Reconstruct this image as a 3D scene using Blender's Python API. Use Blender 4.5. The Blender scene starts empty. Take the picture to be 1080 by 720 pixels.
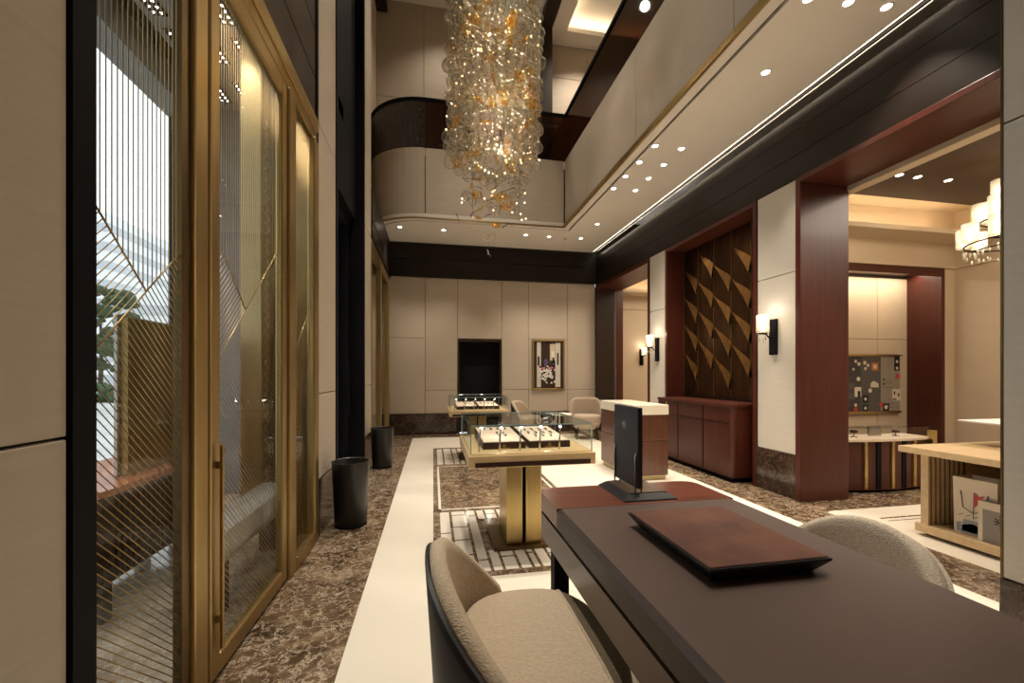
import bpy, bmesh, math, random
from mathutils import Vector, Matrix
random.seed(7)
PI = math.pi
scene = bpy.context.scene
COL = scene.collection

# ------------------------------------------------------------------ materials
MATS = {}
def nodes_of(name):
    m = bpy.data.materials.new(name); m.use_nodes = True
    nt = m.node_tree; b = nt.nodes['Principled BSDF']
    return m, nt, b
def tex_coord(nt, scale=(1, 1, 1)):
    tc = nt.nodes.new('ShaderNodeTexCoord'); mp = nt.nodes.new('ShaderNodeMapping')
    mp.inputs['Scale'].default_value = scale
    nt.links.new(tc.outputs['Object'], mp.inputs['Vector'])
    return mp.outputs['Vector']
def noise(nt, vec, scale, detail=4, rough=.55, dist=0):
    n = nt.nodes.new('ShaderNodeTexNoise')
    n.inputs['Scale'].default_value = scale; n.inputs['Detail'].default_value = detail
    n.inputs['Roughness'].default_value = rough; n.inputs['Distortion'].default_value = dist
    nt.links.new(vec, n.inputs['Vector']); return n.outputs['Fac']
def ramp(nt, fac, stops):
    r = nt.nodes.new('ShaderNodeValToRGB'); e = r.color_ramp.elements
    while len(e) < len(stops): e.new(.5)
    for k, (p, c) in enumerate(stops):
        e[k].position = p; e[k].color = (*c, 1)
    nt.links.new(fac, r.inputs['Fac']); return r.outputs['Color']
def bump(nt, b, h, strength, dist=.01):
    n = nt.nodes.new('ShaderNodeBump'); n.inputs['Strength'].default_value = strength
    n.inputs['Distance'].default_value = dist
    nt.links.new(h, n.inputs['Height']); nt.links.new(n.outputs['Normal'], b.inputs['Normal'])
def mat(name, c1, c2=None, rough=.5, metal=0, scale=4, stretch=(1, 1, 1), coat=0, bmp=0, bscale=None, bstretch=None, detail=4, spec=.5, lo=.3, hi=.7):
    m, nt, b = nodes_of(name)
    b.inputs['Roughness'].default_value = rough; b.inputs['Metallic'].default_value = metal
    b.inputs['Coat Weight'].default_value = coat; b.inputs['Coat Roughness'].default_value = .12
    b.inputs['Specular IOR Level'].default_value = spec
    c2 = c2 or tuple(x*.88 for x in c1)
    f = noise(nt, tex_coord(nt, stretch), scale, detail)
    nt.links.new(ramp(nt, f, [(lo, c2), (hi, c1)]), b.inputs['Base Color'])
    if bmp:
        h = noise(nt, tex_coord(nt, bstretch or stretch), bscale or scale, 3)
        bump(nt, b, h, bmp)
    MATS[name] = m; return m
def emit(name, c, s):
    m, nt, b = nodes_of(name)
    b.inputs['Base Color'].default_value = (*c, 1)
    b.inputs['Emission Color'].default_value = (*c, 1); b.inputs['Emission Strength'].default_value = s
    MATS[name] = m; return m
def glass(name, tint=(1, 1, 1), rough=.02, base=.04, power=4.0, top=.7, body=0, bodycol=(1, 1, 1), bmp=0, bscale=20):
    m, nt, b = nodes_of(name); nt.nodes.remove(b)
    out = nt.nodes['Material Output']
    tr = nt.nodes.new('ShaderNodeBsdfTransparent'); tr.inputs['Color'].default_value = (*tint, 1)
    gl = nt.nodes.new('ShaderNodeBsdfGlossy'); gl.inputs['Roughness'].default_value = rough
    lw = nt.nodes.new('ShaderNodeLayerWeight'); lw.inputs['Blend'].default_value = .5
    pw = nt.nodes.new('ShaderNodeMath'); pw.operation = 'POWER'; pw.inputs[1].default_value = power
    nt.links.new(lw.outputs['Facing'], pw.inputs[0])
    ma = nt.nodes.new('ShaderNodeMath'); ma.operation = 'MULTIPLY_ADD'; ma.inputs[1].default_value = top; ma.inputs[2].default_value = base
    nt.links.new(pw.outputs[0], ma.inputs[0])
    mx = nt.nodes.new('ShaderNodeMixShader')
    nt.links.new(ma.outputs[0], mx.inputs['Fac']); nt.links.new(gl.outputs[0], mx.inputs[2])
    first = tr.outputs[0]
    if body:
        df = nt.nodes.new('ShaderNodeBsdfDiffuse'); df.inputs['Color'].default_value = (*bodycol, 1)
        tl = nt.nodes.new('ShaderNodeBsdfTranslucent'); tl.inputs['Color'].default_value = (*bodycol, 1)
        m0 = nt.nodes.new('ShaderNodeMixShader'); m0.inputs['Fac'].default_value = .5
        nt.links.new(df.outputs[0], m0.inputs[1]); nt.links.new(tl.outputs[0], m0.inputs[2])
        m2 = nt.nodes.new('ShaderNodeMixShader'); m2.inputs['Fac'].default_value = body
        nt.links.new(tr.outputs[0], m2.inputs[1]); nt.links.new(m0.outputs[0], m2.inputs[2]); first = m2.outputs[0]
    nt.links.new(first, mx.inputs[1])
    if bmp:
        h = noise(nt, tex_coord(nt), bscale, 2); n = nt.nodes.new('ShaderNodeBump')
        n.inputs['Strength'].default_value = bmp; n.inputs['Distance'].default_value = .02
        nt.links.new(h, n.inputs['Height'])
        nt.links.new(n.outputs['Normal'], gl.inputs['Normal']); nt.links.new(n.outputs['Normal'], lw.inputs['Normal'])
    nt.links.new(mx.outputs[0], out.inputs['Surface'])
    MATS[name] = m; return m
def marble(name, dark, mid, light, vein, scale=4.0, rough=.13):
    m, nt, b = nodes_of(name); b.inputs['Roughness'].default_value = rough
    v = tex_coord(nt)
    f = noise(nt, v, scale, 12, .74, .5)
    base = ramp(nt, f, [(.33, dark), (.5, mid), (.66, light)])
    def veins(sc, width, dist):
        n1 = noise(nt, v, sc, 9, .66, dist)
        sb = nt.nodes.new('ShaderNodeMath'); sb.operation = 'SUBTRACT'; sb.inputs[1].default_value = .5
        ab = nt.nodes.new('ShaderNodeMath'); ab.operation = 'ABSOLUTE'
        nt.links.new(n1, sb.inputs[0]); nt.links.new(sb.outputs[0], ab.inputs[0])
        vm = ramp(nt, ab.outputs[0], [(0, (1, 1, 1)), (width*.4, (.5, .5, .5)), (width, (0, 0, 0))])
        brk = ramp(nt, noise(nt, v, sc*1.3, 3, .6), [(.36, (0, 0, 0)), (.56, (1, 1, 1))])
        mu = nt.nodes.new('ShaderNodeMath'); mu.operation = 'MULTIPLY'
        nt.links.new(vm, mu.inputs[0]); nt.links.new(brk, mu.inputs[1]); return mu.outputs[0]
    col = base
    for sc, wd, ds in ((scale*1.3, .016, .3), (scale*3.0, .028, .5)):
        mx = nt.nodes.new('ShaderNodeMixRGB'); mx.inputs['Color2'].default_value = (*vein, 1)
        nt.links.new(veins(sc, wd, ds), mx.inputs['Fac']); nt.links.new(col, mx.inputs['Color1']); col = mx.outputs['Color']
    nt.links.new(col, b.inputs['Base Color'])
    MATS[name] = m; return m

CREAM = mat('cream_stone', (.86, .79, .67), (.82, .745, .62), rough=.16, scale=1.5)
TILE = mat('white_tile', (.86, .81, .72), (.80, .74, .64), rough=.14, scale=5)
MARBLE = marble('brown_marble', (.032, .018, .010), (.12, .075, .042), (.27, .185, .112), (.56, .45, .33))
MARBLE_D = marble('dark_marble', (.016, .009, .006), (.035, .02, .013), (.075, .045, .03), (.16, .11, .08), scale=3.2, rough=.12)
MARBLE_L = marble('pale_brown_marble', (.20, .14, .10), (.34, .26, .19), (.48, .39, .30), (.62, .53, .43), scale=4)
WALL = mat('beige_wall_cloth', (.50, .425, .335), (.46, .39, .305), rough=.6, scale=3, stretch=(1, 1, 14), bmp=.08, bscale=60, bstretch=(1, 1, 6))
WALL_L = mat('pale_wall_cloth', (.60, .555, .49), (.56, .52, .455), rough=.6, scale=3, stretch=(1, 1, 14), bmp=.08, bscale=60, bstretch=(1, 1, 6))
ROOMW = mat('cream_plaster', (.62, .50, .35), (.59, .47, .33), rough=.7, scale=3)
CEIL = mat('ceiling_plaster', (.80, .745, .67), (.78, .725, .65), rough=.7, scale=2)
SEAM = mat('seam_shadow_gap', (.05, .036, .024), rough=.8)
BEAM = mat('dark_brown_leather', (.016, .010, .0075), (.012, .0075, .0055), rough=.42, spec=.22, scale=5, bmp=.05, bscale=120)
BLACK = mat('black_metal', (.009, .009, .011), rough=.55, spec=.06)
PANELB = mat('brown_panel', (.032, .019, .012), (.026, .015, .009), rough=.5, spec=.25)
MAHOG = mat('mahogany', (.082, .019, .0105), (.056, .0125, .007), rough=.38, scale=3, stretch=(9, 9, .5), coat=.08, spec=.35)
MAHOG_H = mat('mahogany_top', (.20, .052, .026), (.10, .024, .013), rough=.35, scale=4, stretch=(.6, 12, 6), coat=.25)
WALNUT = mat('walnut_body', (.115, .040, .020), (.07, .024, .012), rough=.32, scale=3, stretch=(6, 6, .5), coat=.3)
OAK = mat('light_oak', (.62, .45, .25), (.52, .37, .20), rough=.4, scale=4, stretch=(1, 6, 6))
GOLD = mat('brushed_bronze', (.46, .33, .145), (.38, .27, .115), rough=.4, metal=1, scale=5, stretch=(14, 14, .4))
GOLDD = mat('aged_bronze', (.20, .135, .06), (.15, .10, .045), rough=.4, metal=1, scale=4)
BRASS = mat('satin_brass', (.62, .46, .20), (.54, .40, .17), rough=.3, metal=1, scale=4, stretch=(10, 10, .5))
BRASSP = mat('matte_brass_paint', (.52, .40, .21), (.46, .35, .18), rough=.38, metal=.55, scale=3)
NICKEL = mat('pewter', (.55, .52, .48), rough=.25, metal=1)
LEATHER = mat('taupe_leather', (.098, .060, .046), (.087, .053, .041), rough=.5, scale=6, bmp=.1, bscale=220)
LEATHER_E = mat('dark_taupe_edge', (.06, .042, .038), (.05, .036, .032), rough=.45)
LACQ = mat('brown_lacquer', (.10, .058, .042), (.085, .048, .034), rough=.35, coat=.2)
SUEDE = mat('chestnut_suede', (.17, .06, .032), (.066, .023, .014), rough=.75, scale=7, detail=8, stretch=(1, 1, 1), bmp=.15, bscale=120)
NAVY = mat('navy_leather', (.026, .029, .044), (.021, .024, .037), rough=.5, bmp=.08, bscale=150)
BLACKL = mat('black_leather', (.010, .009, .010), rough=.45, bmp=.08, bscale=150)
BOUCLE = mat('beige_boucle', (.62, .50, .365), (.48, .38, .265), rough=.95, scale=70, detail=6, stretch=(1, 2.4, 1), bmp=.5, bscale=110)
BOUCLE_D = mat('olive_boucle', (.25, .195, .13), (.175, .132, .085), rough=.95, scale=70, detail=6, stretch=(1, 2.4, 1), bmp=.5, bscale=110)
BOUCLE_W = mat('ivory_boucle', (.56, .48, .38), (.40, .33, .25), rough=.95, scale=80, detail=6, stretch=(1, 1, 2), bmp=.6, bscale=120)
FABRIC = mat('taupe_fabric', (.42, .335, .25), (.36, .285, .21), rough=.9, scale=60, bmp=.3, bscale=100)
DARKF = mat('dark_shell', (.012, .011, .012), rough=.5)
ANTHRA = mat('anthracite_bin', (.016, .014, .013), rough=.35)
CANVAS = mat('cream_suede', (.70, .56, .43), (.66, .52, .40), rough=.8)
CHOC = mat('chocolate_leather', (.035, .016, .010), rough=.4)
WHITE = mat('white_paint', (.75, .72, .68), rough=.5)
GREYW = mat('blue_grey_cladding', (.135, .13, .15), (.12, .115, .135), rough=.5)
SOFFIT = mat('grey_soffit', (.26, .255, .25), rough=.5)
GREYB = mat('grey_stone_bench', (.34, .33, .32), (.28, .27, .26), rough=.3, scale=8)
ORANGE = mat('red_lacquer', (.58, .18, .085), (.50, .145, .065), rough=.25, coat=.3)
GOLDSH = mat('gold_screen_sheet', (.40, .275, .10), (.36, .245, .085), rough=.55, metal=.5, scale=2)
PAVE = mat('pale_paving', (.62, .62, .62), (.5, .5, .5), rough=.6, scale=2)
GREEN = mat('leaf_green', (.05, .09, .035), (.02, .04, .015), rough=.7, scale=6)
BARK = mat('bark', (.06, .045, .03), rough=.9)
BLDG = mat('grey_tower', (.78, .80, .82), (.7, .72, .75), rough=.6, scale=1)
RED = mat('red_ink', (.55, .06, .05), rough=.6)
PINK = mat('pink_petal', (.65, .13, .22), rough=.6)
VIOLET = mat('violet_petal', (.16, .11, .30), rough=.6)
BLUEINK = mat('blue_grey_ink', (.30, .32, .38), rough=.6)
CARDG = mat('grey_gift_card', (.30, .26, .22), (.22, .19, .165), rough=.4, scale=2)
PAPER = mat('ivory_paper', (.72, .62, .48), (.69, .59, .45), rough=.7)
BOARD1 = mat('charcoal_board', (.055, .050, .050), rough=.5)
BOARD2 = mat('grey_board', (.10, .095, .09), rough=.5)
BOARD3 = mat('stone_board', (.33, .28, .225), (.28, .235, .19), rough=.5)
AMBERM = mat('amber_print', (.55, .20, .05), rough=.5)
GLASS = glass('clear_glass', (.97, .985, .975), .01, .02, 5, .6)
GLASSB = glass('bronze_tint_glass', (.20, .115, .07), .03, .06, 4, .5, body=.25, bodycol=(.05, .025, .015))
GLASSH = glass('hammered_bronze_glass', (.18, .11, .07), .08, .10, 3, .6, body=.3, bodycol=(.05, .03, .02), bmp=1, bscale=22)
GEDGE = glass('glass_edge', (.7, .88, .92), .05, .35, 2, .6, body=.65, bodycol=(.68, .86, .90))
BALL = glass('blown_glass', (.95, .93, .89), .04, .06, 1.9, .9, body=.04, bodycol=(1, .95, .86), bmp=.22, bscale=10)
AMBER = glass('amber_glass', (1, .70, .24), .06, .08, 2, .55, body=.26, bodycol=(.95, .52, .08), bmp=.4, bscale=22)
FROST = glass('frosted_crystal', (1, .97, .9), .15, .1, 2, .5, body=.45, bodycol=(1, .95, .85), bmp=.7, bscale=60)
L_DOWN = emit('lamp_white', (1, .9, .75), 18)
L_STRIP = emit('light_line', (1, .86, .66), 5.0)
L_COVE = emit('cove_light', (1, .80, .54), 12.0)
L_BULB = emit('small_bulb', (1, .74, .40), 6)
L_SCON = emit('sconce_bulb', (1, .84, .62), 9)
L_CASE = emit('case_led', (1, .92, .8), 14)
L_VEST = emit('soffit_spot', (1, .93, .85), 9)
# gold relief niche panels
def relief_mat():
    m, nt, b = nodes_of('burnished_gold_relief')
    b.inputs['Metallic'].default_value = .85; b.inputs['Roughness'].default_value = .34
    f = noise(nt, tex_coord(nt, (1, 1.2, .25)), 9, 5)
    nt.links.new(ramp(nt, f, [(.35, (.045, .020, .009)), (.65, (.10, .045, .017))]), b.inputs['Base Color'])
    return m
RELIEF = relief_mat()
RELIEF.name = 'dark_bronze_relief'
RELIEF_GLEAM = mat('painted_gleam_blade', (.30, .15, .042), (.14, .066, .02), rough=.4, metal=.85, scale=8, stretch=(1, 6, 1))  # brighter gold that paints the gleam onto the relief facets

# ------------------------------------------------------------------ mesh builder
class MB:
    def __init__(self): self.bm = bmesh.new(); self.mi = 0
    def _done(self, vs, mi):
        for f in {f for v in vs for f in v.link_faces}: f.material_index = self.mi if mi is None else mi
    def box(self, x0, x1, y0, y1, z0, z1, mi=None, bev=0, seg=2):
        r = bmesh.ops.create_cube(self.bm, size=1); vs = r['verts']
        for v in vs: v.co = Vector(((x0+x1)/2+v.co.x*(x1-x0), (y0+y1)/2+v.co.y*(y1-y0), (z0+z1)/2+v.co.z*(z1-z0)))
        self._done(vs, mi)
        if bev:
            es = list({e for v in vs for e in v.link_edges})
            bmesh.ops.bevel(self.bm, geom=es, offset=bev, segments=seg, profile=.5, affect='EDGES')
        return self
    def prism(self, poly, z0, z1, mi=None, axis='z'):
        def p(a, b, c):
            return {'z': (a, b, c), 'y': (a, c, b), 'x': (c, a, b)}[axis]
        lo = [self.bm.verts.new(p(a, b, z0)) for a, b in poly]; hi = [self.bm.verts.new(p(a, b, z1)) for a, b in poly]
        n = len(poly); fs = [self.bm.faces.new(lo[::-1]), self.bm.faces.new(hi)]
        for k in range(n): fs.append(self.bm.faces.new((lo[k], lo[(k+1) % n], hi[(k+1) % n], hi[k])))
        for f in fs: f.material_index = self.mi if mi is None else mi
        bmesh.ops.recalc_face_normals(self.bm, faces=fs)
        return self
    def poly(self, pts, mi=None):
        f = self.bm.faces.new([self.bm.verts.new(p) for p in pts]); f.material_index = self.mi if mi is None else mi
        return self
    def lathe(self, prof, c=(0, 0, 0), n=24, mi=None, sx=1, sy=1, closed=False):
        rings = []
        for r, z in prof:
            if r < 1e-6: rings.append([self.bm.verts.new((c[0], c[1], c[2]+z))])
            else: rings.append([self.bm.verts.new((c[0]+r*sx*math.cos(2*PI*k/n), c[1]+r*sy*math.sin(2*PI*k/n), c[2]+z)) for k in range(n)])
        fs = []
        for a, b in zip(rings, rings[1:]):
            for k in range(n):
                k2 = (k+1) % n
                if len(a) == 1 and len(b) == 1: continue
                if len(a) == 1: fs.append(self.bm.faces.new((a[0], b[k2], b[k])))
                elif len(b) == 1: fs.append(self.bm.faces.new((a[k], a[k2], b[0])))
                else: fs.append(self.bm.faces.new((a[k], a[k2], b[k2], b[k])))
        for f in fs: f.material_index = self.mi if mi is None else mi; f.smooth = True
        bmesh.ops.recalc_face_normals(self.bm, faces=fs)
        return self
    def cyl(self, c, r, h, n=24, mi=None, r2=None):
        r2 = r if r2 is None else r2
        return self.lathe([(0, 0), (r, 0), (r2, h), (0, h)], c, n, mi)
    def tube(self, pts, r, n=8, mi=None, r2=None):
        pts = [Vector(p) for p in pts]; rings = []
        for k, p in enumerate(pts):
            d = (pts[min(k+1, len(pts)-1)]-pts[max(k-1, 0)]).normalized()
            a = d.orthogonal().normalized() if k == 0 else (up - d*up.dot(d)).normalized()
            up = a; b = d.cross(a); rr = r if r2 is None else r+(r2-r)*k/(len(pts)-1)
            rings.append([self.bm.verts.new(p+a*rr*math.cos(2*PI*j/n)+b*rr*math.sin(2*PI*j/n)) for j in range(n)])
        fs = [self.bm.faces.new(rings[0][::-1]), self.bm.faces.new(rings[-1])]
        for a, b in zip(rings, rings[1:]):
            for j in range(n): fs.append(self.bm.faces.new((a[j], a[(j+1) % n], b[(j+1) % n], b[j])))
        for f in fs: f.material_index = self.mi if mi is None else mi; f.smooth = True
        return self
    def ball(self, c, r, sub=2, mi=None, s=(1, 1, 1), rot=None):
        q = bmesh.ops.create_icosphere(self.bm, subdivisions=sub, radius=r)
        M = rot or Matrix.Identity(3)
        for v in q['verts']: v.co = Vector(c) + M @ Vector((v.co.x*s[0], v.co.y*s[1], v.co.z*s[2]))
        for f in {f for v in q['verts'] for f in v.link_faces}: f.smooth = True; f.material_index = self.mi if mi is None else mi
        return self
    def grid(self, rows, mi=None, close=False, smooth=True):
        vs = [[self.bm.verts.new(p) for p in r] for r in rows]; fs = []
        for a, b in zip(vs, vs[1:]):
            n = len(a)
            for j in range(n if close else n-1): fs.append(self.bm.faces.new((a[j], a[(j+1) % n], b[(j+1) % n], b[j])))
        for f in fs: f.smooth = smooth; f.material_index = self.mi if mi is None else mi
        return vs
    def build(self, name, m, parent=None, kind=None, label=None):
        me = bpy.data.meshes.new(name); self.bm.to_mesh(me); self.bm.free()
        for x in (m if isinstance(m, (list, tuple)) else [m]): me.materials.append(x)
        o = bpy.data.objects.new(name, me); COL.objects.link(o)
        if parent is not None: o.parent = parent
        if kind: o['kind'] = kind
        if label: o['label'] = label
        return o
def tag(o, label, cat, group=None):
    o['label'] = label; o['category'] = cat
    if group: o['group'] = group
    return o
def thing(name, label, cat, loc=(0, 0, 0), rz=0, group=None):
    o = bpy.data.objects.new(name, None); COL.objects.link(o); o.empty_display_size = .1
    o.location = loc; o.rotation_euler = (0, 0, rz)
    return tag(o, label, cat, group)
def copy_tree(o, parent=None):
    c = o.copy(); COL.objects.link(c)
    if parent is not None: c.parent = parent
    for ch in list(o.children): copy_tree(ch, c)
    return c
def struct(name, mb, m, parent=None): return mb.build(name, m, parent, kind='structure' if parent is None else None)
def emblem(mb, o, u, v, s, mi=0):
    """four lily-headed arms around a diamond, laid in the plane u,v"""
    o, u, v = Vector(o), Vector(u), Vector(v)
    def pg(pts): mb.poly([o+u*(a*s)+v*(b*s) for a, b in pts], mi)
    pg([(0, .14), (.14, 0), (0, -.14), (-.14, 0)])
    for k in range(4):
        c, q = math.cos(k*PI/2), math.sin(k*PI/2)
        R = lambda pts: [(a*c-b*q, a*q+b*c) for a, b in pts]
        pg(R([(0, .17), (.10, .42), (.0, .92), (-.10, .42)]))
        for sg in (1, -1):
            P = [(sg*.10, .30), (sg*.24, .46), (sg*.36, .66), (sg*.22, .72), (sg*.17, .56)]
            pg(R(P if sg > 0 else P[::-1]))
        P = [(.16, .16), (.34, .26), (.40, .40), (.26, .34)]
        pg(R(P))

# ------------------------------------------------------------------ camera, world
cam = bpy.data.cameras.new('camera'); cam.sensor_width = 36; cam.lens = 440/1080*36
cam.shift_y = 34/1080; cam.clip_start = .02; cam.clip_end = 300
co = bpy.data.objects.new('camera', cam); COL.objects.link(co)
co.location = (0, 0, 1.3); co.rotation_euler = (PI/2, 0, -math.atan(83/440)); scene.camera = co
w = bpy.data.worlds.new('overcast_sky'); scene.world = w; w.use_nodes = True
w.node_tree.nodes['Background'].inputs['Color'].default_value = (.92, .96, 1, 1)
w.node_tree.nodes['Background'].inputs['Strength'].default_value = 1.5
vs = scene.view_settings; vs.view_transform = 'Standard'; vs.look = 'None'; vs.gamma = 1; vs.use_curve_mapping = False; vs.exposure = .38
scene.cycles.max_bounces = 8; scene.cycles.diffuse_bounces = 4; scene.cycles.glossy_bounces = 4
scene.cycles.transparent_max_bounces = 28; scene.cycles.transmission_bounces = 4
scene.cycles.sample_clamp_indirect = 4; scene.cycles.caustics_reflective = False; scene.cycles.caustics_refractive = False
scene.cycles.use_denoising = True

WARM = (1, .86, .69)
def spot(x, y, z, p, size=80, blend=.6, rad=.04, col=WARM, to=None):
    l = bpy.data.lights.new('spot', 'SPOT'); l.energy = p; l.spot_size = math.radians(size); l.spot_blend = blend
    l.shadow_soft_size = rad; l.color = col
    o = bpy.data.objects.new('spot', l); COL.objects.link(o); o.location = (x, y, z)
    if to: o.rotation_euler = (Vector(to)-Vector((x, y, z))).to_track_quat('-Z', 'Y').to_euler()
    return o
def point(x, y, z, p, rad=.05, col=WARM):
    l = bpy.data.lights.new('lamp', 'POINT'); l.energy = p; l.shadow_soft_size = rad; l.color = col
    o = bpy.data.objects.new('lamp', l); COL.objects.link(o); o.location = (x, y, z); return o
def area(x, y, z, sx, sy, p, col=WARM, rot=(0, 0, 0)):
    l = bpy.data.lights.new('area_light', 'AREA'); l.shape = 'RECTANGLE'; l.size = sx; l.size_y = sy; l.energy = p; l.color = col
    o = bpy.data.objects.new('area_light', l); COL.objects.link(o); o.location = (x, y, z); o.rotation_euler = rot; return o

# ------------------------------------------------------------------ FLOOR
f = MB()
f.box(-1.0, 4.25, -2.6, 9.12, -.1, -.004, 1)
f.box(-.41, 3.16, -2.6, 8.65, -.004, 0, 0)                       # cream carpet of stone
f.box(-1.0, -.412, -2.6, 9.12, -.004, 0, 1); f.box(3.162, 3.63, -2.6, 9.12, -.004, 0, 1)
f.box(-.41, 3.16, 8.652, 9.12, -.004, 0, 1)
f.box(3.632, 3.668, -2.6, 3.3, -.004, .0, 0); f.box(3.632, 3.668, 3.3, 9.12, -.004, .0, 1)
f.box(3.67, 4.25, 6.68, 9.05, -.004, 0, 1)
f.box(3.67, 8.0, 3.33, 5.4, -.05, 0, 1); f.box(3.67, 8.0, -1.2, 3.328, -.05, 0, 0)   # side room
f.box(3.95, 7.0, 3.06, 3.085, 0, .0006, 1); f.box(3.95, 7.0, 3.0, 3.012, 0, .0006, 1)
f.box(4.25, 7.1, 5.6, 9.5, -.05, 0, 0)
# brown outlines and brick inlay
X0, X1 = 0.0, 1.39
e1, e2 = .0005, .0012
f.box(X0, X1, 2.66, 4.02, 0, e1, 1); f.box(X0, X1, 5.94, 7.40, 0, e1, 1)
f.box(X0, X1, 4.02, 5.94, 0, e1, 1)
for a in ((X0+.05, X0+.075, 4.03, 5.93), (X1-.075, X1-.05, 4.03, 5.93), (X0+.05, X1-.05, 4.03, 4.055), (X0+.05, X1-.05, 5.905, 5.93)):
    f.box(a[0], a[1], a[2], a[3], e1, e2, 2)
def inlay(y0, flip):
    T = []
    def col(x0, x1, cuts):
        for a, b in zip(cuts, cuts[1:]): T.append((x0, x1, a+.011, b-.011))
    # v runs 0..1.36 away from the viewer
    half = [((.06, .142), [.06, .40, .78, 1.31]), ((.166, .285), [.06, .34, .62, .90, 1.20, 1.31]),
            ((.308, .376), [.06, .24, 1.16, 1.31])]
    nearc = [((.398, .458), [.06, .40]), ((.478, .566), [.06, .27, .40]), ((.588, .655), [.06, .40])]
    farc = [((.398, .458), [1.06, 1.31]), ((.478, .566), [1.06, 1.19, 1.31]), ((.588, .655), [1.06, 1.31])]
    for (a, b), c in half + nearc + farc:
        col(a, b, c); col(X1-b, X1-a, c)
    col(.677, .713, [.06, .30, .40]); col(.677, .713, [1.06, 1.31])
    for a, b, c, d in T:
        if flip: c, d = 1.36-d, 1.36-c
        f.box(a, b, y0+c, y0+d, e1, e2, 2)
inlay(2.66, False); inlay(6.0, True)
struct('floor', f, [CREAM, MARBLE, TILE])

# ------------------------------------------------------------------ WALL helper: cloth panels over a dark backing
def wall_x(mb, X, ys, zs, sign, t=.03, gap=.008):
    """panels on a plane X=const facing sign*X; ys, zs: cut lists"""
    for a, b in zip(ys, ys[1:]):
        for c, d in zip(zs, zs[1:]):
            x0, x1 = (X-t, X) if sign > 0 else (X, X+t)
            mb.box(x0, x1, a+gap/2, b-gap/2, c+gap/2, d-gap/2, 0, .003, 1)
def wall_y(mb, Y, xs, zs, t=.03, gap=.008):
    for a, b in zip(xs, xs[1:]):
        for c, d in zip(zs, zs[1:]):
            mb.box(a+gap/2, b-gap/2, Y, Y+t, c+gap/2, d-gap/2, 0, .003, 1)

# ------------------------------------------------------------------ LEFT WALL
m = MB()
wall_x(m, -.9, [-2.6, 1.235], [.452, 1.14, 3.3, 9.6], 1); m.box(-1.2, -.93, -2.6, 1.235, 0, 9.6, 1)
wall_x(m, -.9, [3.56, 4.15], [.452, 1.14, 3.3, 5.4, 7.6, 9.6], 1); m.box(-1.2, -.93, 3.56, 4.15, 0, 9.6, 1)
wall_x(m, -.9, [5.8, 6.42], [.452, 1.14, 3.3, 5.4, 7.6, 9.6], 1); m.box(-1.2, -.93, 5.8, 6.42, 0, 9.6, 1)
m.box(-.93, -.901, 4.13, 4.15, .45, 9.6, 0); m.box(-.93, -.901, 5.8, 5.82, .45, 9.6, 0)
wall_x(m, -1.23, [6.42, 8.2, 9.6], [4.05, 6.4, 7.65, 9.6], 1); m.box(-1.4, -1.26, 6.42, 9.6, 4.05, 9.6, 1)
struct('wall_left', m, [WALL, SEAM])
b = MB()
for a, c in ((-2.6, 1.235), (3.56, 4.15), (5.8, 6.42)): b.box(-.93, -.892, a, c, 0, .45, 0, .003, 1)
struct('baseboard_left', b, MARBLE_D)
t = MB()
t.box(-1.0, -.89, 1.235, 1.31, 0, 9.6, 0)
t.box(-1.05, -.9, 3.515, 3.56, 0, 9.6, 0)
struct('trim_1', t, BLACK)
t = MB()
for a, c in ((3.29, 3.62), (3.63, 4.0), (4.01, 5.4), (5.41, 7.5), (7.51, 9.6)): t.box(-1.02, -.912, 1.31, 3.515, a, c, 0, .004, 1)
struct('trim_2', t, PANELB)
# portal of black metal
t = MB()
t.box(-1.5, -.89, 4.15, 4.22, 0, 9.6, 0); t.box(-1.5, -.89, 5.72, 5.8, 0, 9.6, 0)
t.box(-1.5, -1.0, 4.22, 5.72, 3.3, 9.6, 0)
struct('trim_3', t, BLACK)
# beam over the far window + window frame
t = MB()
for a, c in ((3.31, 3.56), (3.566, 4.04)): t.box(-1.4, -.88, 6.42, 9.1, a, c, 0, .01, 2)
struct('trim_4', t, BEAM)
d = bpy.data.objects.new('window_2', None); COL.objects.link(d); d['kind'] = 'structure'
q = MB()
for a, c in ((6.42, 6.52), (7.55, 7.68), (8.83, 8.98)): q.box(-.98, -.895, a, c, 0, 3.3, 0, .008)
q.box(-.98, -.9, 6.52, 8.83, 3.12, 3.3); q.box(-.98, -.9, 6.52, 8.83, 0, .1)
q.box(-.985, -.91, 8.98, 9.1, 0, 3.3)
q.build('window_frame', GOLD, d)
q = MB(); q.box(-.945, -.935, 6.52, 7.55, .1, 3.12); q.box(-.945, -.935, 7.68, 8.83, .1, 3.12); q.build('window_pane', GLASS, d)
q = MB(); q.box(-1.2, -1.1, 6.42, 9.1, 0, 3.3); q.build('window_backing', WALL, d)
q = MB(); q.box(-.89, -.865, 7.58, 7.61, .7, 1.7); q.build('door_handle', GOLD, d)

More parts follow.
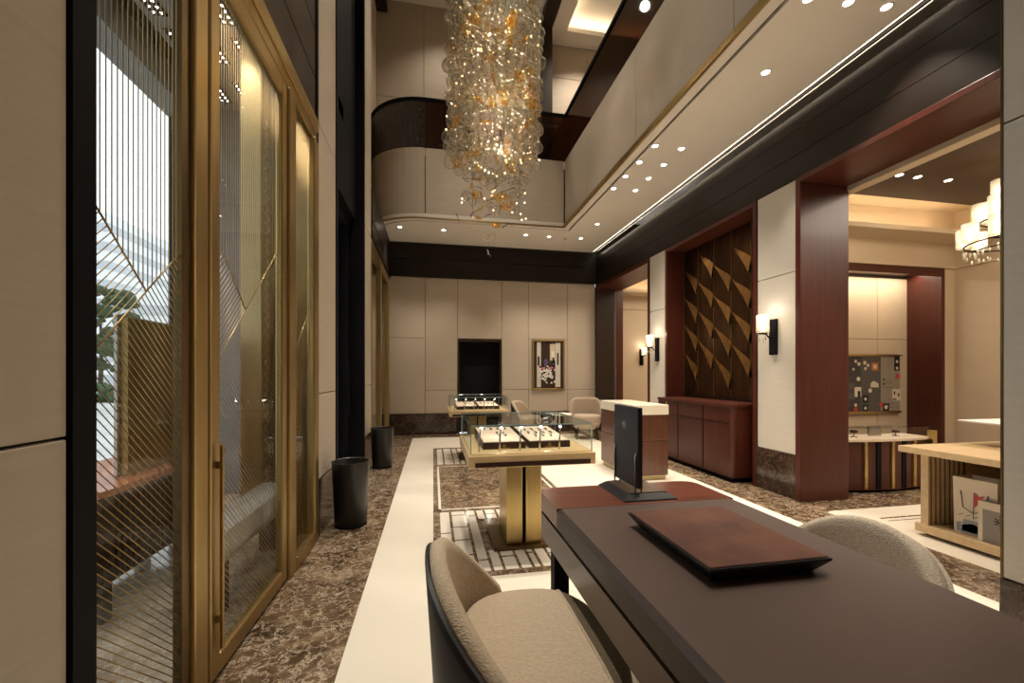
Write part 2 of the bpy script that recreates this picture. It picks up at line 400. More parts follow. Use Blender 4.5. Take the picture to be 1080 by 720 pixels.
# gold glazed door wall with rod pattern
d = bpy.data.objects.new('door_1', None); COL.objects.link(d); d['kind'] = 'structure'
q = MB()
q.box(-.945, -.915, 1.745, 1.80, .0, 3.29, 1)
q.box(-.945, -.90, 1.80, 1.905, 0, 3.29, 0, .012)
q.box(-.945, -.885, 2.84, 2.97, 0, 3.11, 0, .012)
q.box(-.945, -.885, 3.40, 3.515, 0, 3.11, 0, .012)
q.box(-1.0, -.885, 1.905, 3.515, 3.19, 3.29, 0, .012); q.box(-1.0, -.90, 1.905, 3.515, 3.11, 3.19, 0, .008)
q.box(-1.0, -.88, 2.97, 3.40, 0, .09, 0, .01)
q.box(-1.0, -.905, 1.31, 1.745, 0, .06, 1)
q.build('door_frame', [GOLD, GOLDD], d)
q = MB()
q.box(-.945, -.90, 1.915, 2.0, .015, 3.10, 0, .01); q.box(-.945, -.90, 2.755, 2.835, .015, 3.10, 0, .01)
q.box(-.945, -.90, 2.0, 2.755, .015, .10, 0, .01); q.box(-.945, -.90, 2.0, 2.755, 3.0, 3.10, 0, .01)
lf = q.build('door_leaf', GOLD, d)
q = MB(); q.box(-.885, -.872, 1.955, 1.972, .14, 1.0, 0, .003); q.box(-.901, -.88, 1.957, 1.97, .25, .28); q.box(-.901, -.88, 1.957, 1.97, .90, .93)
q.build('door_handle', GOLD, lf)
q = MB(); q.box(-.936, -.929, 2.0, 2.755, .1, 3.0); q.build('glass_pane', GLASS, lf)
q = MB(); q.box(-.936, -.929, 1.31, 1.745, .06, 3.3); q.build('side_pane', GLASS, d)
q = MB(); q.box(-.936, -.929, 1.31, 1.745, 3.3, 9.6); q.build('upper_pane', GLASS, d)
q = MB(); q.box(-.936, -.929, 2.97, 3.40, .09, 3.11); q.build('side_pane', GLASS, d)
def rods(y0, y1, z0, z1, vy, vz, parent, step=.036):
    """gold rods: upright above a V, fanned at 45 degrees below it"""
    r = MB(); X = -.924; rad = .0018
    def rod(ya, za, yb, zb, rr=rad):
        L = math.hypot(yb-ya, zb-za)
        if L > .01: r.tube([(X, ya, za), (X, yb, zb)], rr, 5)
    y = y0+step*.4
    while y < y1:
        rod(y, vz+abs(y-vy)*.95, y, z1); y += step*.62
    # the V arms
    def seg(p, dr, stop):
        t = 0
        while True:
            a = (p[0]+dr[0]*t, p[1]+dr[1]*t)
            if not (y0 <= a[0] <= y1 and z0 <= a[1] <= z1) or (stop and stop(a)): return a
            t += .004
            if t > 8: return a
    for dr in ((-1, .95), (1, .95), (-1, -.95)):
        e = seg((vy, vz), dr, None); rod(vy, vz, e[0], e[1], .003)
    # left wedge: rods rise to the left arm, parallel to the right arm
    k = 1
    while k*step < 2:
        s = k*step*.42; p = (vy-s, vz+s*.95)
        if p[0] < y0: break
        e = seg(p, (-.72, -.69), None); rod(p[0], p[1], e[0], e[1]); k += 1
    # lower field: rods fall away to the right, starting on the rising line
    s = -4.0
    while s < 3:
        p = (vy+s, vz+s*.95)
        t = 0; a = None; bb = None
        while t < 6:
            c = (p[0]+.72*t, p[1]-.69*t)
            ok = y0 <= c[0] <= y1 and z0 <= c[1] <= z1
            if ok and a is None: a = c
            if ok: bb = c
            t += .006
        if a: rod(a[0], a[1], bb[0], bb[1])
        s += step*.42
    return r.build('rod_pattern', GOLD, parent)
rods(1.312, 1.743, .06, 4.0, 1.565, 1.57, d)
rods(2.0, 2.755, .10, 3.0, 2.30, 1.62, lf)
rods(2.97, 3.40, .09, 3.11, 3.1, 1.5, d)

# side entrance: black framed glass door
d = bpy.data.objects.new('door_2', None); COL.objects.link(d); d['kind'] = 'structure'
q = MB(); q.box(-1.16, -1.08, 4.22, 4.30, 0, 3.3); q.box(-1.16, -1.08, 5.60, 5.72, 0, 3.3)
q.box(-1.16, -1.08, 4.30, 5.60, 3.2, 3.3); q.box(-1.16, -1.08, 4.30, 5.60, 0, .08); q.build('door_frame', BLACK, d)
q = MB(); q.box(-1.125, -1.115, 4.30, 5.60, .08, 3.2); q.build('glass_pane', GLASS, d)
q = MB(); q.box(-1.05, -1.02, 5.42, 5.45, .75, 1.45, 0, .004); q.box(-1.12, -1.03, 5.43, 5.44, .8, .83); q.box(-1.12, -1.03, 5.43, 5.44, 1.35, 1.38); q.build('door_handle', BLACK, d)

# ------------------------------------------------------------------ BACK WALL
m = MB()
Z = [.45, 2.06, 3.36]; 
wall_y(m, 9.1, [-.92, -.173], Z); wall_y(m, 9.1, [-.173, .52], [.45, .94, 3.36])
wall_y(m, 9.1, [.52, 1.485], [2.06, 3.36]); wall_y(m, 9.1, [1.485, 2.09], [.45, .945, 3.36])
wall_y(m, 9.1, [2.09, 3.006], [.45, .94, 2.075, 3.36]); wall_y(m, 9.1, [3.006, 3.67], [.45, .94, 3.36])
m.box(-1.3, .52, 9.131, 9.4, 0, 3.4, 1); m.box(1.485, 3.67, 9.131, 9.4, 0, 3.4, 1); m.box(.52, 1.485, 9.131, 9.4, 2.06, 3.4, 1)
struct('wall_back', m, [WALL, SEAM])
b = MB(); b.box(-.9, .50, 9.078, 9.129, 0, .45, 0, .003, 1); b.box(1.50, 3.66, 9.078, 9.129, 0, .45, 0, .003, 1); struct('baseboard_back', b, MARBLE_D)
t = MB()
for a, c in ((3.36, 3.72), (3.726, 4.04)): t.box(-.88, 3.67, 9.03, 9.4, a, c, 0, .012)
struct('trim_5', t, BEAM)
d = bpy.data.objects.new('door_3', None); COL.objects.link(d); d['kind'] = 'structure'
q = MB(); q.box(.522, .56, 9.08, 9.38, 0, 2.055); q.box(1.445, 1.483, 9.08, 9.38, 0, 2.055); q.box(.56, 1.445, 9.08, 9.38, 2.0, 2.055); q.build('door_frame', PANELB, d)
q = MB(); q.box(.56, 1.445, 9.33, 9.39, 0, 2.0); q.build('door_leaf', BLACK, d)

# upper storey
m = MB()
wall_y(m, 9.6, [-1.23, -.21, .75, 1.7, 2.5], [5.2, 7.45, 9.6]); m.box(-1.4, 2.5, 9.631, 9.8, 4.1, 9.6, 1)
wall_y(m, 9.9, [2.7, 3.75, 5.0, 6.6], [5.2, 8.6, 9.4]); m.box(2.5, 6.6, 9.931, 10.1, 4.1, 9.6, 1)
struct('wall_upper_back', m, [WALL, SEAM])
t = MB(); t.box(2.5, 2.75, 9.45, 9.9, 5.2, 9.6); t.box(2.46, 2.74, 2.0, 9.45, 9.42, 9.6); t.box(-1.23, -1.0, 8.0, 9.6, 9.3, 9.6)
struct('trim_6', t, PANELB)
m = MB(); m.box(6.6, 6.8, -2.6, 10.1, 3.9, 9.7); struct('wall_upper_right', m, WALL)
m = MB(); m.box(-1.4, 6.8, -2.8, -2.6, 0, 9.7); struct('wall_front', m, WALL)
c = MB()
c.box(-1.4, 2.46, -2.8, 10.1, 9.6, 9.75, 0); c.box(2.46, 6.8, -2.8, 10.1, 9.7, 9.8, 0)
c.box(2.75, 3.1, -2.8, 9.9, 9.4, 9.5, 0); c.box(3.1, 6.6, 9.45, 9.9, 9.4, 9.5, 0); c.box(6.2, 6.6, -2.8, 9.45, 9.4, 9.5, 0); c.box(3.1, 6.2, -2.8, 2.0, 9.4, 9.5, 0)
struct('ceiling_upper', c, CEIL)
s = MB(); s.box(3.02, 3.06, 2.0, 9.45, 9.505, 9.53); s.box(3.1, 6.2, 9.5, 9.54, 9.505, 9.53); s.box(6.24, 6.28, 2.0, 9.45, 9.505, 9.53)
tag(s.build('cove_light_strip', L_COVE), 'glowing cove light line in the upper floor ceiling tray', 'light')

# lower ceiling with rounded corner, slots and trims
CX, CY, R = -.15, 8.7, 1.1
def edge(off=0, n=14):
    """plan line of the gallery edge, moved off metres into the gallery"""
    pts = [(2.45+off, -2.6), (2.45+off, 7.6+off)]
    for k in range(n+1):
        a = -PI/2 - k/n*math.radians(86); pts.append((CX+(R-off)*math.cos(a), CY+(R-off)*math.sin(a)))
    return pts
def strip(mb, o1, o2, z0, z1, mi=None, part=None):
    a, b2 = edge(o1), edge(o2)
    rg = range(len(a)-1) if part is None else part
    for k in rg: mb.prism([a[k], a[k+1], b2[k+1], b2[k]], z0, z1, mi)
c = MB()
strip(c, 0, .11, 4.07, 4.16, 0); strip(c, .11, .145, 4.10, 4.16, 1)
inner = edge(.145)
c.prism([(2.595, -2.6), (3.56, -2.6), (3.56, 9.03), (2.595, 9.03)], 4.07, 4.16, 0)
c.prism([p for p in inner[1:]] + [(-1.25, 9.03), (2.595, 9.03)], 4.07, 4.16, 0)
c.box(3.56, 3.72, 1.3, 9.03, 4.12, 4.16, 0)
struct('ceiling', c, [CEIL, BLACK])
t = MB(); strip(t, -.03, 0, 4.06, 4.125, None, [0]); strip(t, -.015, 0, 4.062, 4.09, None, range(1, len(edge(0))-1)); struct('trim_7', t, GOLD)
m = MB()
fp = edge(0); 
for a, c2 in ((-2.6, -.3), (-.3, 1.37), (1.37, 3.06), (3.06, 4.77), (4.77, 6.47), (6.47, 7.58)): m.box(2.45, 2.49, a+.004, c2-.004, 4.155, 5.33, 0, .003, 1)
for a, c2 in ((-.14, .70), (.70, 1.56), (1.56, 2.44)): m.box(a+.004, c2-.004, 7.6, 7.64, 4.155, 5.33, 0, .003, 1)
a, b2 = edge(0), edge(.04)
for k in range(2, len(a)-1): m.prism([a[k], a[k+1], b2[k+1], b2[k]], 4.155, 5.33, 0)
strip(m, .045, .2, 4.16, 5.2, 1)
struct('wall_gallery', m, [WALL, SEAM])
fl = MB(); fl.box(2.65, 6.6, -2.6, 9.9, 5.12, 5.2); fl.prism([p for p in edge(.2)[1:]] + [(-1.25, 9.6), (2.65, 9.6)], 5.1, 5.2); struct('floor_upper', fl, CREAM)
g = bpy.data.objects.new('gallery_balustrade', None); COL.objects.link(g)
tag(g, 'bronze glass balustrade with dark handrail around the upper gallery', 'balustrade')
q = MB(); strip(q, .02, .035, 5.33, 6.18, 0, [0, 1]); q.build('glass_panel', GLASSB, g)
q = MB(); strip(q, .02, .035, 5.33, 6.18, 0, range(2, len(fp)-1))
q.build('hammered_panel', GLASSH, g, label='curved panel of hammered bronze glass')
q = MB(); strip(q, .0, .055, 6.18, 6.23); q.build('handrail', BLACK, g)
q = MB()
q.box(.35, .38, 7.60, 7.615, 5.33, 6.18); q.build('post', BRASS, g)
q = MB(); q.box(1.3, 1.33, 7.60, 7.615, 5.33, 6.18); q.build('post', BRASS, g)
# warm slot of light along the right beam
s = MB(); s.box(3.562, 3.575, 1.3, 9.0, 4.075, 4.09); tag(s.build('ceiling_light_line', L_STRIP), 'long thin white light line in the ceiling beside the dark beam', 'light')
s = MB(); s.box(3.60, 3.625, 1.3, 9.0, 4.06, 4.118); struct('trim_8', s, BEAM)
s = MB(); s.box(3.66, 3.68, 1.3, 9.0, 4.10, 4.115); tag(s.build('ceiling_light_line', L_STRIP), 'second light line, tucked above the rounded top of the dark beam', 'light')

# ------------------------------------------------------------------ RIGHT BEAM, PIERS, OPENINGS
t = MB()
t.prism([(3.67, 3.30), (4.2, 3.30), (4.2, 3.548), (3.67, 3.548)], 1.32, 9.1, axis='y')
t.prism([(3.67, 3.554), (4.2, 3.554), (4.2, 3.796), (3.67, 3.796)], 1.32, 9.1, axis='y')
pr = [(3.67, 3.802), (4.2, 3.802), (4.2, 4.06)] + [(3.82-.15*math.sin(a), 3.91+.15*math.cos(a)) for a in [k/8*PI/2 for k in range(9)]]
t.prism(pr, 1.32, 9.1, axis='y')
struct('trim_9', t, BEAM)
m = MB()
for a, c2 in ((6.13, 6.63), (3.665, 4.2)):
    wall_x(m, 3.67, [a, c2], [.46, 2.36, 3.3], -1); m.box(3.70, 4.21, a, c2, 0, 3.3, 1)
wall_x(m, 2.30, [-2.6, 1.318], [.46, 2.325, 4.07], -1); m.box(2.33, 4.2, -2.6, 1.318, 0, 4.07, 1)
m.box(2.30, 2.34, 1.308, 1.319, .46, 4.07, 2)
m.box(4.02, 4.21, 4.2, 6.13, 0, 3.3, 1); m.box(3.672, 4.3, 9.022, 9.45, 0, 3.3, 1)
struct('wall_right', m, [WALL_L, SEAM, GOLDD])
b = MB()
for a, c2, x in ((6.13, 6.63, 3.66), (3.665, 4.2, 3.66), (-2.6, 1.318, 2.29)): b.box(x, x+.045, a, c2, 0, .46, 0, .003, 1)
struct('baseboard_right', b, MARBLE_D)
# mahogany linings
t = MB(); t.box(3.64, 4.23, 3.60, 3.66, 0, 3.29, 0, .006); t.box(3.64, 4.23, 1.32, 3.60, 3.24, 3.295, 0, .004); struct('trim_10', t, MAHOG)
t = MB(); t.box(3.65, 4.26, 6.635, 6.68, 0, 3.29, 0, .006); t.box(3.65, 4.26, 6.68, 9.02, 3.22, 3.295); t.box(4.14, 4.30, 8.98, 9.02, 0, 3.22); t.box(3.65, 4.08, 8.98, 9.02, 0, 3.22, 1)
t.box(4.08, 4.14, 9.0, 9.02, 0, 3.22, 1)
tr = struct('trim_11', t, [MAHOG, PANELB])
SILVER = mat('pale_silver', (.78, .74, .66), rough=.4, metal=.6)
def chain(mb, cx, cy, z0, z1, w=.03, d=.012, step=.035, ax='x', mi=None, sz=.02):
    z = z0; k = 0
    while z < z1:
        s = 1 if k % 2 else -1
        Rm = Matrix.Rotation(s*.7, 3, 'Y' if ax == 'x' else 'X')
        off = (s*w*.3, 0, 0) if ax == 'x' else (0, s*w*.3, 0)
        mb.ball((cx+off[0]+random.uniform(-.004, .004), cy+off[1], z), sz, 1, mi, (.5, .45, 1.25) if ax == 'x' else (.45, .5, 1.25), Rm)
        z += step*random.uniform(.8, 1.2); k += 1
q = MB(); chain(q, 4.11, 8.985, .1, 3.2, .04); q.build('chain_inlay', NICKEL, tr)
t = MB()
t.box(3.655, 4.02, 4.2, 4.26, 0, 3.29, 0, .004); t.box(3.655, 4.02, 6.07, 6.13, 0, 3.29, 0, .004); t.box(3.655, 4.02, 4.26, 6.07, 3.24, 3.29)
struct('trim_12', t, MAHOG)
t = MB(); t.box(3.98, 4.019, 4.26, 6.07, .95, 3.24); struct('wall_niche', t, CHOC)

# gold relief panel set in the niche: strips of folded metal facets
g = thing('relief_panel', 'tall burnished gold relief panel of twisted facets in the mahogany niche', 'wall panel', (3.97, 5.165, .98))
def relief(parent):
    n = 5; w = 1.80/n; H = 2.24; h = .44
    for i in range(n):
        q = MB(); gd = MB(); y0 = -.90+i*w+.004; y1 = y0+w-.008
        q.box(-.012, 0, y0, y1, 0, H)
        z = -h*((i*.38) % 1)
        while z < H:
            def P(u, v, d): return (-.013-d, y1+(y0-y1)*u, z+h*v)
            ok = z > -.01 and z+h < H+.01
            if ok:
                # curved, twisted blade, the facet gleam painted in brighter gold: thin at the far top corner, widening to the near edge
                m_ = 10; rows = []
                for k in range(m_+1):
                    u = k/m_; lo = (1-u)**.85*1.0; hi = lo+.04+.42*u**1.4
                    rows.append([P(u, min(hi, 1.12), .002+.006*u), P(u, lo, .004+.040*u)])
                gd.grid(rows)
                for k in range(m_):
                    u0, u1 = k/m_, (k+1)/m_
                    a0, a1 = (1-u0)**.85, (1-u1)**.85
                    q.poly([P(u0, a0, .004+.040*u0), P(u1, a1, .004+.040*u1), P(u1, max(a1-.25*u1, 0), 0), P(u0, max(a0-.25*u0, 0), 0)])
            z += h
        st = q.build('facet_strip', RELIEF, parent); gd.build('painted_gleam_blade', RELIEF_GLEAM, st)
    for i in range(n+1):
        q = MB(); q.box(-.022, 0, -.90+i*w-.0035, -.90+i*w+.0035, 0, H); q.build('gold_rib', GOLD, parent)
relief(g)
# console cabinet in the niche
for y in (4.75, 5.55): spot(3.76, y, 3.22, 14, 80, .8, .03, WARM, (3.97, y-.1, 1.2))  # unseen spots added under the niche soffit to brighten the relief
g = thing('console_cabinet', 'long glossy mahogany console with rounded corners below the gold relief panel', 'cabinet', (3.72, 5.17, 0))
def rrect(x0, x1, y0, y1, r, n=6, corners=(1, 1, 1, 1)):
    pts = []
    for (cx, cy, a0, on) in ((x1-r, y1-r, 0, corners[0]), (x0+r, y1-r, PI/2, corners[1]), (x0+r, y0+r, PI, corners[2]), (x1-r, y0+r, 1.5*PI, corners[3])):
        if on:
            for k in range(n+1): pts.append((cx+r*math.cos(a0+k/n*PI/2), cy+r*math.sin(a0+k/n*PI/2)))
        else: pts.append((cx+r*math.sqrt(2)*math.cos(a0+PI/4), cy+r*math.sqrt(2)*math.sin(a0+PI/4)))
    return pts
q = MB(); q.prism(rrect(-.24, .255, -.80, .895, .05, 6, (0, 1, 1, 0)), .06, .90); q.build('body', MAHOG, g)
q = MB(); q.prism(rrect(-.255, .255, -.815, .897, .055, 6, (0, 1, 1, 0)), .90, .935); q.build('top', MAHOG, g)
q = MB(); q.box(-.2, .25, -.76, .88, 0, .06); q.build('plinth', BLACK, g)
q = MB()
for y in (-.25, .32): q.box(-.246, -.239, y-.003, y+.003, .08, .89)
q.box(-.246, -.239, -.74, .84, .70, .706); q.build('door_gap', BLACK, g)
q = MB(); q.ball((-.25, .6, .86), .02, 2, s=(.5, 1, 1)); q.build('lock', BRASS, g)

# ------------------------------------------------------------------ SIDE ROOM behind the big opening
m = MB()
m.box(7.65, 7.8, -1.2, 4.9, 0, 3.7); m.box(4.21, 5.55, 4.9, 5.5, 0, 3.7); m.box(5.55, 7.45, 4.9, 5.5, 2.86, 3.7)
m.box(7.45, 7.8, 4.9, 5.5, 0, 3.7); m.box(4.2, 7.8, -1.4, -1.2, 0, 3.7)
struct('wall_side_room', m, ROOMW)
m = MB(); wall_y(m, 5.35, [5.6, 6.82, 7.4], [0, 1.84, 2.8]); m.box(5.55, 7.45, 5.381, 5.5, 0, 2.86, 1); struct('wall_alcove', m, [ROOMW, SEAM])
t = MB(); t.box(7.39, 7.452, 4.885, 5.35, 0, 2.86, 0, .004); t.box(5.55, 5.60, 4.885, 5.35, 0, 2.86, 0, .004); t.box(5.60, 7.39, 4.885, 4.95, 2.75, 2.86); t.box(5.60, 7.39, 4.95, 5.35, 2.835, 2.86); struct('trim_13', t, MAHOG)
area(6.5, 5.16, 2.825, 1.7, .12, 9)
s = MB(); s.box(5.65, 7.35, 4.952, 4.975, 2.80, 2.83); tag(s.build('alcove_light_strip', L_COVE), 'hidden warm light strip at the top of the poster alcove', 'light')
t = MB(); t.box(4.22, 7.65, 4.86, 4.9, 2.86, 2.90); t.box(7.61, 7.65, -1.2, 4.86, 2.86, 2.90); struct('trim_14', t, ROOMW)
c = MB(); c.box(4.23, 4.33, -1.2, 4.9, 3.19, 3.26, 0); c.box(4.33, 7.65, 4.5, 4.9, 3.22, 3.28, 0); c.box(7.25, 7.65, -1.2, 4.5, 3.22, 3.28, 0)
c.box(4.21, 4.23, -1.2, 4.9, 3.19, 3.72, 0)
c.box(4.21, 7.8, -1.4, 5.5, 3.70, 3.75, 0); c.box(4.24, 7.20, -1.2, 4.40, 3.58, 3.70, 1)
UMBER = mat('umber_paint', (.050, .028, .012), rough=.75, spec=.15)
struct('ceiling_side_room', c, [ROOMW, UMBER])
s = MB(); s.box(4.5, 7.2, 4.62, 4.66, 3.285, 3.31); s.box(7.36, 7.40, -1, 4.4, 3.285, 3.31); s.box(4.26, 4.28, -1, 4.4, 3.265, 3.29)
tag(s.build('cove_light_strip', L_COVE), 'glowing cove light around the dark ceiling of the side room', 'light')
# far room behind the second opening
m = MB()
m.box(4.21, 7.1, 9.45, 9.6, 0, 3.7); m.box(7.0, 7.1, 5.6, 9.45, 0, 3.7); m.box(4.21, 7.1, 5.55, 5.6, 0, 3.7)
m.box(4.25, 7.0, 9.42, 9.45, 2.86, 2.92)
struct('wall_far_room', m, ROOMW)
c = MB(); c.box(4.21, 7.1, 5.5, 9.6, 3.70, 3.76); c.box(4.3, 7.0, 9.0, 9.45, 3.20, 3.26); struct('ceiling_far_room', c, ROOMW)
s = MB(); s.box(4.4, 6.9, 9.15, 9.19, 3.265, 3.29); tag(s.build('cove_light_strip', L_COVE), 'glowing cove light in the small room beyond the far opening', 'light')
area(5.6, 7.4, 3.65, 1.5, 1.5, 55)  # unseen area light filling the far room, no fixture built
area(5.8, 2.2, 3.55, 1.6, 1.6, 75)  # unseen area light filling the side room, no fixture built

# ------------------------------------------------------------------ VESTIBULE and street behind the gold doors
f = MB(); f.box(-2.6, -1.0, -1, 5.0, -.1, 0); struct('floor_vestibule', f, MARBLE_L)
m = MB(); m.box(-2.75, -1.5, 5.0, 5.1, 0, 4.3); m.box(-1.5, -1.2, 4.05, 4.15, 0, 4.1, 1); m.box(-2.75, -1.2, -1.2, -1, 0, 4.3, 1); struct('wall_vestibule', m, [GREYW, PANELB])
c = MB(); c.box(-2.25, -1.0, -1, 5.0, 4.15, 4.3, 0); c.box(-2.45, -2.25, -1, 5.0, 4.25, 4.3, 1); c.box(-2.7, -2.45, -1, 5.0, 3.96, 4.3, 0); struct('ceiling_vestibule', c, [SOFFIT, BLACK])
d = bpy.data.objects.new('window_3', None); COL.objects.link(d); d['kind'] = 'structure'
q = MB(); q.box(-2.66, -2.65, -1, 5.0, 0, 3.96); q.build('window_pane', GLASS, d)
q = MB()
for y in (.5, 2.6, 4.9): q.box(-2.68, -2.62, y, y+.05, 0, 3.96)
q.box(-2.68, -2.62, -1, 5.0, 0, .05); q.build('window_frame', BLACK, d)
sp_proto = None
for i, x in enumerate((-2.13, -1.88, -1.63)):
    for j, y in enumerate((3.6, 4.08, 4.68)):
        g = thing('soffit_light', 'slim double row of tiny spots in the grey vestibule soffit, %s row, %s' % (('street side', 'middle', 'room side')[i], ('nearest', 'second', 'farthest')[j]), 'light', (x, y, 4.15), 0, 'recessed vestibule lights')
        q = MB(); q.box(-.06, .06, -.17, .17, -.012, -.001); q.build('housing', BLACK, g)
        for k in range(6):
            for xx in (-.028, .028):
                if sp_proto is None:
                    q = MB(); q.cyl((0, 0, -.018), .009, .005, 10); o = sp_proto = q.build('spot_lens', L_VEST, g)
                else: o = sp_proto.copy(); COL.objects.link(o); o.parent = g
                o.location = (xx, -.135+k*.054, 0)
        if j == 0: spot(x, y, 4.1, 34, 110, .7, .05, (1, .93, .82))
st = MB(); st.box(-60, -2.76, -20, 120, -.2, -.06); st.box(-2.76, -1.2, 5.1, 120, -.2, -.06); struct('ground_street', st, PAVE)
# counter with red top
g = thing('display_counter', 'long dark counter with a curved red lacquered top behind the gold glass', 'counter', (-1.9, 3.0, 0))
q = MB(); q.prism(rrect(-.36, .26, -.68, .72, .22, 8, (0, 1, 1, 1)), .665, .70); q.build('top', ORANGE, g)
q = MB(); q.prism(rrect(-.33, .23, -.65, .70, .20, 8, (0, 1, 1, 1)), .20, .665)
for k in range(26): q.box(.229, .242, -.42+k*.043, -.42+k*.043+.028, .21, .655)
q.build('reeded_body', CHOC, g)
for x in (-.26, .18):
    for y in (-.45, .62): q = MB(); q.box(x-.035, x+.035, y-.035, y+.035, 0, .20); q.build('leg', PANELB, g)
g = thing('gold_screen', 'upright matte gold screen standing on the red counter behind glass', 'screen', (-1.8, 3.36, .702))
q = MB(); q.box(-.012, .03, -.52, .50, 0, .93, 0, .003); q.build('panel', GOLDSH, g)
q = MB(); q.box(-.03, -.014, -.54, .50, 0, .945); q.build('back_panel', WHITE, g)
g = thing('stone_bench', 'low grey bench on dark legs just inside the gold glass door', 'bench', (-1.2, 2.97, 0))
q = MB(); q.box(-.10, .12, -.55, .55, .30, .46, 0, .008); q.build('seat_slab', GREYB, g)
for y in (-.42, .42): q = MB(); q.box(-.06, .08, y-.03, y+.03, 0, .30); q.build('leg', PANELB, g)
g = thing('bronze_pillar', 'square bronze pillar with a twisted metal chain inlay behind the gold door', 'pillar', (-1.50, 4.0, 0))
q = MB(); q.box(-.085, .075, -.15, .10, 0, 4.14, 0, .004); q.build('shaft', BRASSP, g)
q = MB(); chain(q, .088, -.07, .1, 3.5, .05, ax='y', sz=.03, step=.045); q.build('chain_inlay', SILVER, g)
# street: towers, tree, hedge
BLUEB = mat('pale_window_band', (.50, .53, .57), rough=.3)
def tower(x, y, w2, dd, h, lab):
    g = thing('tower_block', lab, 'building', (x, y, -.06))
    q = MB(); q.box(-w2/2, w2/2, -dd/2, dd/2, 0, h); q.build('wall', BLDG, g)
    q = MB()
    for k in range(int(h/1.6)): q.box(-w2/2-.05, w2/2+.05, -dd/2-.05, dd/2+.05, .6+k*1.6, 1.3+k*1.6)
    q.build('window_band', BLUEB, g)
tower(-32, 46, 10, 10, 15, 'pale grey tower block with window bands across the street')
tower(-19.5, 36, 5, 6, 7, 'lower grey block beside the tower across the street')
def tree(x, y, h, lab):
    g = thing('street_tree', lab, 'tree', (x, y, -.06))
    q = MB(); q.tube([(0, 0, 0), (.05, 0, h*.4), (-.05, .1, h*.75)], .12, 8, r2=.05); q.build('trunk', BARK, g)
    q = MB()
    for k in range(60):
        a, rr, z = random.uniform(0, 2*PI), random.uniform(0, 1)**.6*h*.32, random.uniform(.32, 1)*h
        q.ball((rr*math.cos(a), rr*math.sin(a), z), random.uniform(.18, .4), 1, s=(1, 1, .7))
    q.build('crown', GREEN, g)
tree(-12.5, 17.5, 4.6, 'leafy green street tree seen through the left rods of the gold glass')
tree(-17.5, 26, 5.5, 'second street tree further down the pavement beyond the glass')
q = MB()
for k in range(90): q.ball((-17+random.uniform(-2.5, 5), 23+random.uniform(-.3, .3), random.uniform(0, .7)), .28, 1)
tag(q.build('hedge', GREEN), 'low clipped green hedge along the street', 'hedge')

# ------------------------------------------------------------------ DOWNLIGHTS
def downlight(x, y, z, lab, grp, p, size=85, r=.034, hot=True):
    g = thing('ceiling_downlight', lab, 'ceiling light', (x, y, z), 0, grp)
    q = MB(); q.lathe([(r, -.001), (r*1.25, -.001), (r*1.25, -.006), (r, -.006), (r, -.001)], n=20); q.build('trim_ring', WHITE, g)
    q = MB(); q.cyl((0, 0, -.005), r*.95, .004, 20); q.build('lens', L_DOWN, g)
    spot(x, y, z-.02, p, size)
rows = ['nearest', 'second nearest', 'third nearest', 'farthest']
for i, y in enumerate((4.66, 5.06, 5.455, 5.845)):
    downlight(2.65, y, 4.07, 'round downlight in the cluster of eight, atrium side, %s to the viewer' % rows[i], 'cluster of eight downlights', 56)
    downlight(3.0, y, 4.07, 'round downlight in the cluster of eight, beam side, %s to the viewer' % rows[i], 'cluster of eight downlights', 56)
single = [(3.0, 3.334, 'small single downlight between the cluster and the bright lamps', 60), (2.98, 7.29, 'single downlight in the far right corner before the back wall', 60),
          (2.298, 8.15, 'downlight near the back wall, second from the right end', 55), (2.969, 8.12, 'downlight near the back wall, at the right end', 55),
          (-.622, 8.13, 'downlight at the left end under the curved gallery edge', 45), (.198, 8.15, 'downlight near the back wall, second from the left end', 55), (1.811, 8.13, 'downlight near the back wall, third from the right end', 55),
          (3.04, 2.59, 'bright downlight near the top edge, middle of three', 70), (3.36, 2.57, 'bright downlight near the top edge, closest to the dark beam', 70), (2.72, 2.62, 'bright downlight near the top edge, closest to the atrium', 70)]
for x, y, lab, p in single: downlight(x, y, 4.07, lab, 'single ceiling downlights', p*1.25)
for x, lab in ((5.25, 'downlight in the dark side room ceiling, leftmost of three'), (5.51, 'downlight in the dark side room ceiling, middle of three'), (5.96, 'downlight in the dark side room ceiling, rightmost of three')):
    downlight(x, 3.876, 3.58, lab, 'side room downlights', 30)
g = thing('smoke_detector', 'round white smoke detector in the ceiling near the back wall', 'smoke detector', (2.646, 8.17, 4.07))
q = MB(); q.lathe([(0, -.03), (.03, -.03), (.045, -.018), (.05, 0), (0, 0)], n=20); q.build('housing', WHITE, g)
q = MB(); q.cyl((0, 0, -.036), .014, .006, 12); q.build('sensor', ANTHRA, g)
# unseen spots added high in the atrium for general fill
for x in (.2, 1.4):
    for y, p in ((.2, 40), (2.2, 420), (4.2, 620), (6.2, 520)): spot(x, y, 9.5, p, 50, .7, .12, (1, .90, .76))
spot(3.6, 8.9, 9.55, 300, 110, .8, .03)
spot(0.3, 8.6, 9.5, 110, 110, .8, .1)

